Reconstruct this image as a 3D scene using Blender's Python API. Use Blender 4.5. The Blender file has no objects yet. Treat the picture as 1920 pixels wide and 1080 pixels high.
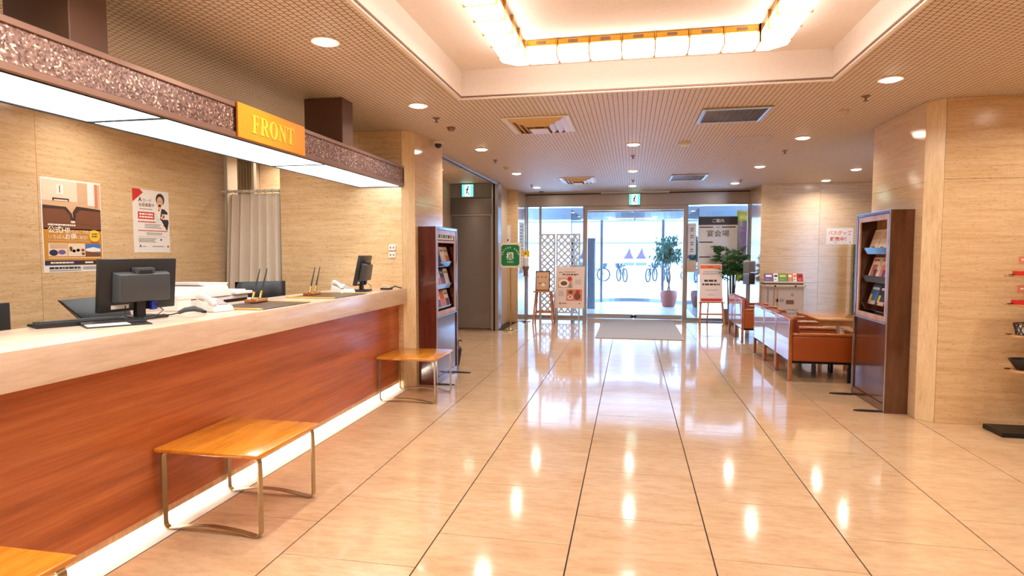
import bpy, bmesh, math, random
from mathutils import Vector, Matrix
random.seed(7)
S = bpy.context.scene
COL = S.collection
PI = math.pi

# ---------------------------------------------------------------- camera
cam_d = bpy.data.cameras.new('camera')
cam = bpy.data.objects.new('camera', cam_d)
COL.objects.link(cam)
cam.location = (0, 0, 1.5)
cam.rotation_euler = (math.radians(90 - 3.4), 0, math.radians(11.21))
cam_d.sensor_width = 36.0
cam_d.lens = 36.0 * 1123.2 / 1920.0
cam_d.clip_start = 0.05
cam_d.clip_end = 200
S.camera = cam

# ---------------------------------------------------------------- world: bright hazy daylight
W = bpy.data.worlds.new('world')
S.world = W
W.use_nodes = True
bg = W.node_tree.nodes['Background']
bg.inputs[0].default_value = (0.37, 0.62, 1.0, 1)
bg.inputs[1].default_value = 14.0

S.view_settings.view_transform = 'Standard'
S.view_settings.look = 'None'
S.view_settings.exposure = 0.42
S.view_settings.gamma = 1.0
S.view_settings.use_curve_mapping = False
cy = S.cycles
cy.max_bounces = 7; cy.diffuse_bounces = 4; cy.glossy_bounces = 3; cy.transmission_bounces = 3; cy.transparent_max_bounces = 10
cy.caustics_reflective = False; cy.caustics_refractive = False
cy.use_adaptive_sampling = True; cy.adaptive_threshold = 0.05
cy.sample_clamp_indirect = 8.0
DOWNLIGHT_W = 9.5
BLOCK_E = 5.5
BOX_E = 3.8
LED_W = 60.0

# ---------------------------------------------------------------- materials
def srgb(r, g, b):
    def f(c):
        c /= 255.0
        return c / 12.92 if c <= 0.04045 else ((c + 0.055) / 1.055) ** 2.4
    return (f(r), f(g), f(b), 1.0)

MATS = {}
class N:
    """tiny node helper"""
    def __init__(s, name):
        s.m = bpy.data.materials.new(name)
        s.m.use_nodes = True
        s.t = s.m.node_tree
        s.b = s.t.nodes['Principled BSDF']
        MATS[name] = s.m
    def n(s, kind, **kw):
        x = s.t.nodes.new(kind)
        for k, v in kw.items():
            if k.startswith('i_'):
                x.inputs[k[2:].replace('_', ' ')].default_value = v
            else:
                setattr(x, k, v)
        return x
    def l(s, a, b):
        s.t.links.new(a, b)
    def pos(s, scale=(1, 1, 1), rnd=False):
        g = s.n('ShaderNodeNewGeometry')
        out = g.outputs['Position']
        if rnd:
            oi = s.n('ShaderNodeObjectInfo')
            mu = s.n('ShaderNodeMath', operation='MULTIPLY')
            mu.inputs[1].default_value = 37.0
            s.l(oi.outputs['Random'], mu.inputs[0])
            ad = s.n('ShaderNodeVectorMath', operation='ADD')
            s.l(out, ad.inputs[0]); s.l(mu.outputs[0], ad.inputs[1])
            out = ad.outputs[0]
        mp = s.n('ShaderNodeMapping')
        mp.inputs['Scale'].default_value = scale
        s.l(out, mp.inputs['Vector'])
        return mp.outputs['Vector']
    def noise(s, vec, scale, detail=4, rough=0.55):
        x = s.n('ShaderNodeTexNoise')
        x.inputs['Scale'].default_value = scale
        x.inputs['Detail'].default_value = detail
        x.inputs['Roughness'].default_value = rough
        s.l(vec, x.inputs['Vector'])
        return x.outputs['Fac']
    def ramp(s, fac, stops):
        r = s.n('ShaderNodeValToRGB')
        e = r.color_ramp.elements
        e[0].position, e[0].color = stops[0]
        e[1].position, e[1].color = stops[-1]
        for p, c in stops[1:-1]:
            x = e.new(p); x.color = c
        s.l(fac, r.inputs['Fac'])
        return r.outputs['Color']
    def mix(s, fac, a, b, mode='MIX'):
        x = s.n('ShaderNodeMix', data_type='RGBA', blend_type=mode)
        if hasattr(fac, 'is_linked') or not isinstance(fac, (int, float)):
            s.l(fac, x.inputs[0])
        else:
            x.inputs[0].default_value = fac
        for v, i in ((a, 6), (b, 7)):
            if isinstance(v, tuple):
                x.inputs[i].default_value = v
            else:
                s.l(v, x.inputs[i])
        return x.outputs[2]
    def base(s, v):
        if isinstance(v, tuple):
            s.b.inputs['Base Color'].default_value = v
        else:
            s.l(v, s.b.inputs['Base Color'])
    def bump(s, h, strength=0.3, dist=0.01):
        x = s.n('ShaderNodeBump')
        x.inputs['Strength'].default_value = strength
        x.inputs['Distance'].default_value = dist
        s.l(h, x.inputs['Height'])
        s.l(x.outputs['Normal'], s.b.inputs['Normal'])
    def set(s, **kw):
        for k, v in kw.items():
            s.b.inputs[k.replace('_', ' ')].default_value = v
        return s

def plain(name, rgb, rough=0.5, metal=0.0, spec=0.5, coat=0.0):
    k = N(name)
    k.base(srgb(*rgb))
    k.set(Roughness=rough, Metallic=metal)
    k.b.inputs['Specular IOR Level'].default_value = spec
    k.b.inputs['Coat Weight'].default_value = coat
    # faint surface variation
    v = k.pos((1, 1, 1))
    f = k.noise(v, 35, 3)
    c = srgb(*rgb)
    k.base(k.mix(f, tuple(x * 0.93 for x in c[:3]) + (1,), tuple(min(1, x * 1.06) for x in c[:3]) + (1,)))
    return k.m

def emit(name, rgb, strength):
    k = N(name)
    k.base(srgb(*rgb))
    k.b.inputs['Emission Color'].default_value = srgb(*rgb)
    k.b.inputs['Emission Strength'].default_value = strength
    return k.m

def travertine(name, base, dark, light, scale, rough=0.22, pit=0.5, rnd=True):
    k = N(name)
    v = k.pos(scale, rnd)
    f1 = k.noise(v, 1.0, 8, 0.72)
    f2 = k.noise(v, 5.0, 5, 0.65)
    c = k.ramp(f1, [(0.28, srgb(*dark)), (0.5, srgb(*base)), (0.74, srgb(*light))])
    c2 = k.ramp(f2, [(0.36, srgb(*dark)), (0.55, (1, 1, 1, 1))])
    c = k.mix(0.22, c, c2, 'MULTIPLY')
    # small dark pits
    vp = k.pos((scale[0] * 4.5, scale[1] * 4.5, scale[2] * 1.6), rnd)
    f3 = k.noise(vp, 3.2, 3, 0.6)
    pm = k.ramp(f3, [(0.33, (0.35, 0.24, 0.13, 1)), (0.41, (1, 1, 1, 1))])
    c = k.mix(pit, c, pm, 'MULTIPLY')
    k.base(c)
    k.set(Roughness=rough)
    k.bump(f2, 0.06, 0.004)
    return k.m

travertine('travertine', (222, 190, 148), (202, 166, 120), (234, 208, 170), (1.8, 1.8, 30.0), 0.2, 0.55)
travertine('travertine_polished', (222, 192, 156), (210, 178, 138), (232, 208, 176), (1.8, 1.8, 30.0), 0.05, 0.25)
travertine('travertine_trim', (230, 204, 164), (214, 184, 142), (238, 216, 182), (9, 9, 1.6), 0.2, 0.3)
travertine('travertine_floor', (214, 180, 144), (203, 167, 130), (222, 192, 158), (1.6, 5.0, 2.0), 0.10, 0.12)
travertine('counter_stone', (226, 204, 184), (214, 186, 162), (240, 226, 210), (4.5, 0.9, 9.0), 0.18, 0.06, False)
MATS['travertine_floor'].node_tree.nodes['Principled BSDF'].inputs['Coat Weight'].default_value = 0.35
MATS['travertine_floor'].node_tree.nodes['Principled BSDF'].inputs['Coat Roughness'].default_value = 0.03

def wood(name, a, b, c, scale, rough=0.3, coat=0.3, rnd=False):
    k = N(name)
    v = k.pos(scale, rnd)
    f = k.noise(v, 1.0, 7, 0.6)
    g = k.noise(v, 7.0, 3, 0.6)
    col = k.ramp(f, [(0.28, srgb(*a)), (0.5, srgb(*b)), (0.74, srgb(*c))])
    col = k.mix(0.22, col, k.ramp(g, [(0.38, srgb(*a)), (0.6, (1, 1, 1, 1))]), 'MULTIPLY')
    k.base(col)
    k.set(Roughness=rough)
    k.b.inputs['Coat Weight'].default_value = coat
    k.b.inputs['Coat Roughness'].default_value = 0.08
    return k.m
wood('cherry_panel', (152, 76, 36), (184, 98, 50), (202, 120, 68), (9, 0.55, 13), 0.32, 0.25)
wood('bench_wood', (188, 112, 24), (218, 142, 40), (230, 160, 56), (16, 1.6, 16), 0.22, 0.6, True)
wood('mahogany', (58, 20, 14), (82, 30, 22), (102, 42, 30), (9, 9, 0.9), 0.18, 1.0)
wood('walnut', (64, 34, 18), (88, 48, 26), (106, 62, 36), (9, 9, 0.9), 0.2, 1.0)
wood('chair_wood', (150, 78, 26), (180, 100, 38), (196, 116, 50), (6, 6, 6), 0.25, 0.6)
wood('light_wood', (176, 128, 84), (200, 154, 106), (214, 172, 124), (8, 8, 1.5), 0.35, 0.2)
wood('easel_wood', (176, 106, 48), (204, 134, 68), (216, 150, 86), (10, 10, 2), 0.4, 0.2)
wood('table_wood', (186, 112, 50), (208, 136, 68), (220, 152, 84), (2, 9, 9), 0.2, 0.6)

plain('plaster', (244, 232, 222), 0.7)
plain('trim_white', (250, 238, 226), 0.5)
plain('paint_beige', (206, 184, 160), 0.7)
plain('paint_white', (238, 234, 226), 0.6)
plain('grout', (62, 48, 38), 0.9)
plain('brown_box', (98, 66, 48), 0.5)
plain('bronze', (146, 114, 100), 0.38, 0.55)
plain('black_gap', (20, 17, 16), 0.6)
plain('black_plastic', (34, 33, 34), 0.42)
plain('grey_plastic', (66, 68, 72), 0.4)
plain('blue_plastic', (44, 66, 190), 0.4)
plain('black_leather', (38, 40, 46), 0.38)
plain('black_metal', (26, 25, 26), 0.45, 0.3)
plain('white_plastic', (224, 220, 214), 0.4)
plain('printer_white', (214, 206, 204), 0.45)
plain('gold_orange', (236, 150, 38), 0.35, 0.15)
plain('gold_yellow', (250, 208, 74), 0.35, 0.25)
plain('gold', (212, 160, 66), 0.25, 0.9)
plain('brass', (196, 168, 88), 0.25, 0.95)
plain('chrome', (205, 205, 208), 0.16, 1.0)
plain('bench_metal', (176, 158, 124), 0.28, 0.95)
plain('steel', (200, 196, 194), 0.3, 0.9)
plain('aluminium', (196, 200, 208), 0.32, 0.95)
plain('leather_orange', (164, 78, 28), 0.36)
plain('leather_brown', (140, 58, 30), 0.34)
plain('desk_mat', (72, 52, 42), 0.35)
plain('mat_gold', (204, 164, 92), 0.35, 0.4)
plain('paper', (240, 234, 230), 0.6)
plain('paper_cream', (234, 214, 192), 0.6)
plain('paper_pink', (232, 210, 200), 0.6)
plain('ink', (52, 46, 46), 0.6)
plain('ink_grey', (150, 144, 142), 0.6)
plain('ink_red', (206, 44, 38), 0.55)
plain('ink_orange', (232, 106, 40), 0.55)
plain('ink_white', (246, 240, 230), 0.55)
plain('ink_gold', (206, 142, 46), 0.5)
plain('ink_yellow', (238, 206, 60), 0.5)
plain('ink_brown', (122, 74, 48), 0.55)
plain('ink_darkbrown', (66, 42, 34), 0.55)
plain('ink_tan', (216, 176, 142), 0.55)
plain('ink_blue', (70, 120, 190), 0.55)
plain('ink_navy', (44, 40, 74), 0.55)
plain('ink_skin', (226, 178, 146), 0.6)
plain('ink_pink', (226, 130, 190), 0.55)
plain('ink_purple', (116, 92, 150), 0.55)
plain('ink_green', (92, 150, 84), 0.55)
plain('ink_salmon', (214, 132, 104), 0.55)
plain('ink_teal', (96, 172, 170), 0.55)
plain('sign_green', (0, 124, 72), 0.4)
plain('sign_cream', (238, 226, 200), 0.45)
plain('board_grey', (226, 226, 230), 0.4)
plain('board_dark', (62, 58, 66), 0.4)
plain('mat_grey', (172, 168, 172), 0.95)
plain('curtain', (226, 212, 196), 0.85)
plain('drape_cream', (214, 192, 158), 0.8)
plain('terracotta', (150, 72, 60), 0.5)
plain('leaf_green', (46, 104, 62), 0.45)
plain('leaf_dark', (62, 116, 62), 0.45)
plain('leaf_teal', (50, 120, 100), 0.45)
plain('bark', (96, 82, 70), 0.8)
plain('soil', (60, 44, 34), 0.9)
plain('lattice_grey', (222, 222, 226), 0.5)
plain('bottle_yellow', (236, 186, 24), 0.35)
plain('dispenser_brown', (138, 104, 92), 0.4)
plain('grille_dark', (30, 30, 34), 0.6)
plain('cassette_gold', (214, 180, 124), 0.4)
plain('street', (190, 192, 196), 0.9)
plain('street_wall', (186, 188, 192), 0.9)
plain('bike_frame', (22, 46, 62), 0.4)
plain('tyre', (14, 22, 30), 0.7)
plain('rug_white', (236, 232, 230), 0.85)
plain('chair_back_panel', (168, 104, 72), 0.22, 0.0, 0.6, 1.0)
plain('sparkle_red', (196, 60, 40), 0.5)

# patterned ceiling board: staggered slots pressed in, their shade painted as dark mortar
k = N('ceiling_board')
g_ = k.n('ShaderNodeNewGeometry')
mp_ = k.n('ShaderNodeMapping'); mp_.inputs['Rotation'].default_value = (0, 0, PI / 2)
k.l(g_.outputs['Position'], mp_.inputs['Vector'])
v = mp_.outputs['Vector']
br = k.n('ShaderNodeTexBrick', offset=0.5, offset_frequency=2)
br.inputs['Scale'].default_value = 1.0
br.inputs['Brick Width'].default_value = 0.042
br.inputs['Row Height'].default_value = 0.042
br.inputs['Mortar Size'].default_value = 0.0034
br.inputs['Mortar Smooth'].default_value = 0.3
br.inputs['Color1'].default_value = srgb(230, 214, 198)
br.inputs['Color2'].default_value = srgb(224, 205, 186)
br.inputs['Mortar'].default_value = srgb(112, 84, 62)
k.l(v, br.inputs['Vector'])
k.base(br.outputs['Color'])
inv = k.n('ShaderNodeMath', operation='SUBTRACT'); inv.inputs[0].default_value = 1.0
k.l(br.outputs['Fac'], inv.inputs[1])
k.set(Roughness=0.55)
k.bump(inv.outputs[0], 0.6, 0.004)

# glittering crushed panel of the canopy: flake colours, brightest cells paint the sparkle
k = N('glitter')
v = k.pos((1, 1, 1))
vo = k.n('ShaderNodeTexVoronoi'); vo.inputs['Scale'].default_value = 95
k.l(v, vo.inputs['Vector'])
sepc = k.n('ShaderNodeSeparateColor'); k.l(vo.outputs['Color'], sepc.inputs[0])
k.base(k.ramp(sepc.outputs[0], [(0.0, srgb(84, 62, 58)), (0.45, srgb(136, 106, 98)), (0.86, srgb(160, 128, 118)), (0.93, srgb(226, 196, 180)), (1.0, srgb(250, 224, 208))]))
k.set(Metallic=0.45, Roughness=0.32)
k.bump(sepc.outputs[1], 0.7, 0.006)

# brushed stainless steel
k = N('brushed_steel')
v = k.pos((60, 60, 1.0))
f = k.noise(v, 3.0, 4)
k.base(k.mix(f, srgb(160, 157, 158), srgb(196, 193, 192)))
k.set(Metallic=0.9, Roughness=0.26)
k.bump(f, 0.04, 0.002)

# window glass: clear pane with a mirror-like film of reflection
def glass(name, tint, gl=0.10):
    k = N(name)
    t = k.t
    t.nodes.remove(k.b)
    o = t.nodes['Material Output']
    tr = k.n('ShaderNodeBsdfTransparent'); tr.inputs[0].default_value = tint
    g = k.n('ShaderNodeBsdfGlossy'); g.inputs['Roughness'].default_value = 0.02
    fr = k.n('ShaderNodeFresnel'); fr.inputs[0].default_value = 1.45
    ad = k.n('ShaderNodeMath', operation='ADD'); ad.inputs[1].default_value = gl * 0.3
    k.l(fr.outputs[0], ad.inputs[0])
    mx = k.n('ShaderNodeMixShader')
    k.l(ad.outputs[0], mx.inputs[0]); k.l(tr.outputs[0], mx.inputs[1]); k.l(g.outputs[0], mx.inputs[2])
    k.l(mx.outputs[0], o.inputs[0])
    return k.m
glass('glass', (0.95, 0.98, 1.0, 1))
glass('glass_green', (0.80, 0.92, 0.86, 1))
glass('acrylic', (0.86, 0.93, 0.95, 1), 0.3)

emit('lamp_white', (255, 244, 224), 22.0)
emit('block_light', (255, 246, 238), BLOCK_E)
k = N('box_light')        # backlit panel, uneven brightness put into the emission by noise
k.base(srgb(235, 245, 250))
k.b.inputs['Emission Color'].default_value = srgb(232, 248, 255)
f = k.noise(k.pos((1.0, 1.3, 1)), 1.6, 1)
mr = k.n('ShaderNodeMapRange'); mr.inputs['From Min'].default_value = 0.35; mr.inputs['From Max'].default_value = 0.6
mr.inputs['To Min'].default_value = 0.45 * BOX_E; mr.inputs['To Max'].default_value = 1.2 * BOX_E
k.l(f, mr.inputs['Value']); k.l(mr.outputs[0], k.b.inputs['Emission Strength'])
emit('led_light', (255, 240, 220), 9.0)
emit('exit_green', (90, 235, 205), 1.5)
emit('exit_white', (225, 255, 248), 1.8)

# ---------------------------------------------------------------- mesh helpers
class MB:
    def __init__(s):
        s.v = []; s.f = []
    def add(s, vs, fs):
        o = len(s.v)
        s.v += [tuple(x) for x in vs]
        s.f += [tuple(i + o for i in q) for q in fs]
        return s
    def box(s, x0, x1, y0, y1, z0, z1):
        x0, x1 = min(x0, x1), max(x0, x1); y0, y1 = min(y0, y1), max(y0, y1); z0, z1 = min(z0, z1), max(z0, z1)
        return s.add([(x0, y0, z0), (x1, y0, z0), (x1, y1, z0), (x0, y1, z0), (x0, y0, z1), (x1, y0, z1), (x1, y1, z1), (x0, y1, z1)],
                     [(3, 2, 1, 0), (4, 5, 6, 7), (0, 1, 5, 4), (1, 2, 6, 5), (2, 3, 7, 6), (3, 0, 4, 7)])
    def hexa(s, b, t):
        return s.add(list(b) + list(t), [(3, 2, 1, 0), (4, 5, 6, 7), (0, 1, 5, 4), (1, 2, 6, 5), (2, 3, 7, 6), (3, 0, 4, 7)])
    def cyl(s, p, q, r, r2=None, n=12, cap=True):
        p, q = Vector(p), Vector(q); r2 = r if r2 is None else r2
        d = (q - p).normalized()
        a = d.orthogonal().normalized(); b = d.cross(a)
        vs = [p + (a * math.cos(2 * PI * i / n) + b * math.sin(2 * PI * i / n)) * r for i in range(n)]
        vs += [q + (a * math.cos(2 * PI * i / n) + b * math.sin(2 * PI * i / n)) * r2 for i in range(n)]
        fs = [(i, (i + 1) % n, n + (i + 1) % n, n + i) for i in range(n)]
        if cap:
            fs += [tuple(range(n - 1, -1, -1)), tuple(range(n, 2 * n))]
        return s.add(vs, fs)
    def tube(s, path, r, n=8, closed=False):
        P = [Vector(p) for p in path]; m = len(P); rings = []
        prev = None
        for i in range(m):
            if closed: t = P[(i + 1) % m] - P[i - 1]
            else: t = P[min(i + 1, m - 1)] - P[max(i - 1, 0)]
            t.normalize()
            a = t.orthogonal().normalized() if prev is None else (prev - t * prev.dot(t)).normalized()
            prev = a; b = t.cross(a)
            rr = r[i] if isinstance(r, (list, tuple)) else r
            rings.append([P[i] + (a * math.cos(2 * PI * j / n) + b * math.sin(2 * PI * j / n)) * rr for j in range(n)])
        vs = [x for q in rings for x in q]; fs = []
        for i in range(m if closed else m - 1):
            k2 = (i + 1) % m
            for j in range(n):
                fs.append((i * n + j, i * n + (j + 1) % n, k2 * n + (j + 1) % n, k2 * n + j))
        if not closed:
            fs += [tuple(range(n - 1, -1, -1)), tuple((m - 1) * n + j for j in range(n))]
        return s.add(vs, fs)
    def lathe(s, prof, c=(0, 0, 0), n=24):
        """prof: (r, z) from bottom to top"""
        vs = []; fs = []
        for r, z in prof:
            for j in range(n):
                vs.append((c[0] + r * math.cos(2 * PI * j / n), c[1] + r * math.sin(2 * PI * j / n), c[2] + z))
        for i in range(len(prof) - 1):
            for j in range(n):
                fs.append((i * n + j, i * n + (j + 1) % n, (i + 1) * n + (j + 1) % n, (i + 1) * n + j))
        if prof[0][0] > 1e-6: fs.append(tuple(range(n - 1, -1, -1)))
        if prof[-1][0] > 1e-6: fs.append(tuple((len(prof) - 1) * n + j for j in range(n)))
        return s.add(vs, fs)
    def prism(s, pts, z0, z1, axis='z'):
        """extrude a ccw polygon along an axis; pts in the other two axes (x: y,z  y: x,z  z: x,y)"""
        n = len(pts)
        def P(p, h):
            return {'x': (h, p[0], p[1]), 'y': (p[0], h, p[1]), 'z': (p[0], p[1], h)}[axis]
        vs = [P(p, z0) for p in pts] + [P(p, z1) for p in pts]
        fs = [(i, (i + 1) % n, n + (i + 1) % n, n + i) for i in range(n)] + [tuple(range(n - 1, -1, -1)), tuple(range(n, 2 * n))]
        return s.add(vs, fs)
    def flatbar(s, path, w, t, side):
        """flat bar (width w along 'side' vector, thickness t) swept along a planar path"""
        P = [Vector(p) for p in path]; sd = Vector(side).normalized(); m = len(P); vs = []; fs = []
        for i in range(m):
            tg = (P[min(i + 1, m - 1)] - P[max(i - 1, 0)]).normalized()
            nn = tg.cross(sd).normalized()
            for a, b in ((-1, -1), (1, -1), (1, 1), (-1, 1)):
                vs.append(P[i] + sd * (a * w / 2) + nn * (b * t / 2))
        for i in range(m - 1):
            for j in range(4):
                fs.append((i * 4 + j, i * 4 + (j + 1) % 4, i * 4 + 4 + (j + 1) % 4, i * 4 + 4 + j))
        fs += [(3, 2, 1, 0), tuple((m - 1) * 4 + j for j in range(4))]
        return s.add(vs, fs)
    def mesh(s, name, mat, bevel=0.0, seg=1, off=None, angle=35, smooth=True):
        bm = bmesh.new()
        vs = [bm.verts.new(Vector(v) - off if off is not None else v) for v in s.v]
        for f in s.f:
            try: bm.faces.new([vs[i] for i in f])
            except ValueError: pass
        bmesh.ops.recalc_face_normals(bm, faces=bm.faces)
        if bevel > 0:
            ed = [e for e in bm.edges if len(e.link_faces) == 2 and e.calc_face_angle(0) > math.radians(30)]
            bmesh.ops.bevel(bm, geom=ed, offset=bevel, segments=seg, affect='EDGES', profile=0.5)
        me = bpy.data.meshes.new(name)
        bm.to_mesh(me); bm.free()
        if smooth:
            for p in me.polygons: p.use_smooth = True
            me.set_sharp_from_angle(angle=math.radians(angle))
        if mat: me.materials.append(MATS[mat])
        return me

def tag(o, label=None, cat=None, group=None, kind=None):
    if label: o['label'] = label
    if cat: o['category'] = cat
    if group: o['group'] = group
    if kind: o['kind'] = kind
    return o

def thing(name, loc, label, cat, group=None, rz=0.0, kind=None):
    o = bpy.data.objects.new(name, None)
    o.empty_display_size = 0.1
    COL.objects.link(o)
    o.location = loc; o.rotation_euler = (0, 0, rz)
    return tag(o, label, cat, group, kind)

def put(name, me, parent=None, loc=(0, 0, 0), rot=(0, 0, 0)):
    o = bpy.data.objects.new(name, me)
    COL.objects.link(o)
    o.location = loc; o.rotation_euler = rot
    if parent: o.parent = parent
    return o

def root_loc(p):
    while p.parent: p = p.parent
    return Vector(p.location)

def part(parent, name, mb, mat, bevel=0.0, seg=1, w=False, label=None, kind=None, angle=35):
    """mesh child; w=True when the mesh was laid out in world metres (thing not rotated)"""
    off = root_loc(parent) if w else None
    o = put(name, mb.mesh(name, mat, bevel, seg, off, angle), parent)
    if label: o['label'] = label
    if kind: o['kind'] = kind
    return o

def solo(name, mb, mat, base, label, cat, group=None, bevel=0.0, seg=1, kind=None):
    """a thing that is a single mesh, origin at base"""
    o = put(name, mb.mesh(name, mat, bevel, seg, Vector(base)), None, base)
    return tag(o, label, cat, group, kind)

def struct(name, mb, mat, bevel=0.0, parent=None):
    o = put(name, mb.mesh(name, mat, bevel), parent)
    if not parent: o['kind'] = 'structure'
    return o

def copy_tree(o, parent=None):
    c = o.copy()
    COL.objects.link(c)
    if parent: c.parent = parent
    for ch in list(o.children):
        copy_tree(ch, c)
    return c

# flat print: outlines and lettering laid on a sheet (origin O, right R, up U)
class Sheet:
    def __init__(s, O, R, U):
        s.O, s.R, s.U = Vector(O), Vector(R).normalized(), Vector(U).normalized()
        s.Nn = s.R.cross(s.U)
        s.layers = {}
    def P(s, x, y, d=0.0):
        return s.O + s.R * x + s.U * y + s.Nn * d
    def mb(s, mat):
        return s.layers.setdefault(mat, MB())
    def slab(s, mb, x0, y0, x1, y1, d0, d1):
        b = [s.P(x0, y0, d0), s.P(x1, y0, d0), s.P(x1, y1, d0), s.P(x0, y1, d0)]
        t = [s.P(x0, y0, d1), s.P(x1, y0, d1), s.P(x1, y1, d1), s.P(x0, y1, d1)]
        return mb.hexa(b, t)
    def rect(s, mat, x0, y0, x1, y1, lev=1):
        s.slab(s.mb(mat), x0, y0, x1, y1, 0.0, 0.0006 * lev)
    def poly(s, mat, pts, lev=1):
        n = len(pts); h = 0.0006 * lev
        vs = [s.P(x, y, 0) for x, y in pts] + [s.P(x, y, h) for x, y in pts]
        s.mb(mat).add(vs, [tuple(range(n, 2 * n))] + [(i, (i + 1) % n, n + (i + 1) % n, n + i) for i in range(n)])
    def disc(s, mat, cx, cy, rx, ry=None, lev=1, n=20):
        ry = ry or rx
        s.poly(mat, [(cx + rx * math.cos(2 * PI * i / n), cy + ry * math.sin(2 * PI * i / n)) for i in range(n)], lev)
    def lines(s, mat, x0, x1, y, h, n, gap, lev=1, ragged=0.0):
        """rows of small print"""
        for i in range(n):
            yy = y - i * gap
            x = x0; xe = x1 - (random.random() * ragged * (x1 - x0))
            while x < xe:
                wd = min(h * random.uniform(0.7, 2.4), xe - x)
                s.rect(mat, x, yy, x + wd, yy + h, lev)
                x += wd + h * 0.35
    def text(s, mat, body, x, y, size, lev=1, align='LEFT', rot=0.0, bold=0.0, depth=None, sx=1.0):
        me = text_mesh(body, size, align, bold)
        c, q = math.cos(rot), math.sin(rot)
        d = 0.0006 * lev if depth is None else depth
        vs = []
        for v in me.vertices:
            a, b = v.co.x * sx, v.co.y
            vs.append(s.P(x + a * c - b * q, y + a * q + b * c, d + (v.co.z * 0.0)))
        s.mb(mat).add(vs, [tuple(p.vertices) for p in me.polygons])
        bpy.data.meshes.remove(me)
    def flush(s, parent, name='print', w=True):
        for mat, mb in s.layers.items():
            off = root_loc(parent) if w else None
            o = put(name, mb.mesh(name, mat, 0, 1, off, smooth=False), parent)
            o['kind'] = 'stuff'
        s.layers = {}

def text_mesh(body, size, align='LEFT', bold=0.0):
    cu = bpy.data.curves.new('lettering', 'FONT')
    cu.body = body; cu.size = size; cu.align_x = align
    cu.resolution_u = 2; cu.offset = bold
    o = bpy.data.objects.new('lettering', cu)
    COL.objects.link(o)
    dg = bpy.context.evaluated_depsgraph_get()
    me = bpy.data.meshes.new_from_object(o.evaluated_get(dg), depsgraph=dg)
    bpy.data.objects.remove(o); bpy.data.curves.remove(cu)
    return me

def outline_mesh(loops, depth):
    """fill nested outlines (holes allowed) and give them thickness"""
    cu = bpy.data.curves.new('outline', 'CURVE')
    cu.dimensions = '2D'; cu.fill_mode = 'BOTH'; cu.extrude = depth / 2
    for lp in loops:
        sp = cu.splines.new('POLY'); sp.points.add(len(lp) - 1)
        for i, (x, y) in enumerate(lp): sp.points[i].co = (x, y, 0, 1)
        sp.use_cyclic_u = True
    o = bpy.data.objects.new('outline', cu); COL.objects.link(o)
    dg = bpy.context.evaluated_depsgraph_get()
    me = bpy.data.meshes.new_from_object(o.evaluated_get(dg), depsgraph=dg)
    bpy.data.objects.remove(o); bpy.data.curves.remove(cu)
    return me

plain('panel_grey', (140, 144, 146), 0.45)
plain('sign_purple', (70, 44, 96), 0.5)
plain('street_detail', (84, 90, 98), 0.7)
plain('vestibule_steel', (120, 128, 140), 0.3, 0.7)
plain('vestibule_floor', (206, 206, 208), 0.25)

k = N('door_steel')
v = k.pos((60, 60, 1.0))
f = k.noise(v, 3.0, 4)
k.base(k.mix(f, srgb(120, 120, 126), srgb(150, 149, 154)))
k.set(Metallic=0.9, Roughness=0.22)
# ================================================================ THE SETTING
ZC = 2.82                                   # ceiling height
# ---- floor: dark joint bed with stone tiles laid in running bond
floor = struct('floor', MB().box(-4.9, 5.4, -2.7, 13.72, -0.10, -0.006), 'grout')
TW, TD, GAP = 0.7025, 0.72, 0.004
def tile_mesh(w, d):
    return MB().box(0.0035, w - 0.0035, GAP / 2, d - GAP / 2, -0.0058, 0.0).mesh('tile', 'travertine_floor', 0.0008)
TILE = tile_mesh(TW, TD)
for c in range(-4, 7):
    x0 = 0.413 + c * TW
    off = 3.35 if c % 2 else 2.99
    y = off - 5 * TD
    while y < 13.66:
        d = min(TD, 13.66 - y)
        if x0 > 2.4 and y < 5.7 and x0 > 3.9:
            y += TD; continue
        if d > 0.05:
            put('tile', TILE if d == TD else tile_mesh(TW, d), floor, (x0, y, 0))
        y += TD
for c in (-5, -6):                           # lift alcove
    y = (3.35 if c % 2 else 2.99) + 6 * TD
    x0 = 0.413 + c * TW
    while y < 11.2:
        d = min(TD, 11.2 - y)
        put('tile', TILE if d == TD else tile_mesh(TW, d), floor, (x0, y, 0))
        y += TD

# ---- ceiling with the raised coffer
CX0, CX1, CY0, CY1, CZ = -1.44, 1.49, -0.2, 5.03, 3.05
m = MB()
m.box(-4.9, CX0, -2.7, 13.75, ZC, ZC + 0.06)
m.box(CX1, 5.4, -2.7, 13.75, ZC, ZC + 0.06)
m.box(CX0, CX1, -2.7, CY0, ZC, ZC + 0.06)
m.box(CX0, CX1, CY1, 13.75, ZC, ZC + 0.06)
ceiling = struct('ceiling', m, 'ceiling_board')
m = MB()
m.box(CX0 - 0.06, CX0, CY0 - 0.06, CY1 + 0.06, ZC + 0.061, CZ + 0.04)
m.box(CX1, CX1 + 0.06, CY0 - 0.06, CY1 + 0.06, ZC + 0.061, CZ + 0.04)
m.box(CX0, CX1, CY1, CY1 + 0.06, ZC + 0.061, CZ + 0.04)
m.box(CX0, CX1, CY0 - 0.06, CY0, ZC + 0.061, CZ + 0.04)
m.box(CX0, CX1, CY0, CY1, CZ, CZ + 0.04)
part(ceiling, 'coffer', m, 'plaster')
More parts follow.
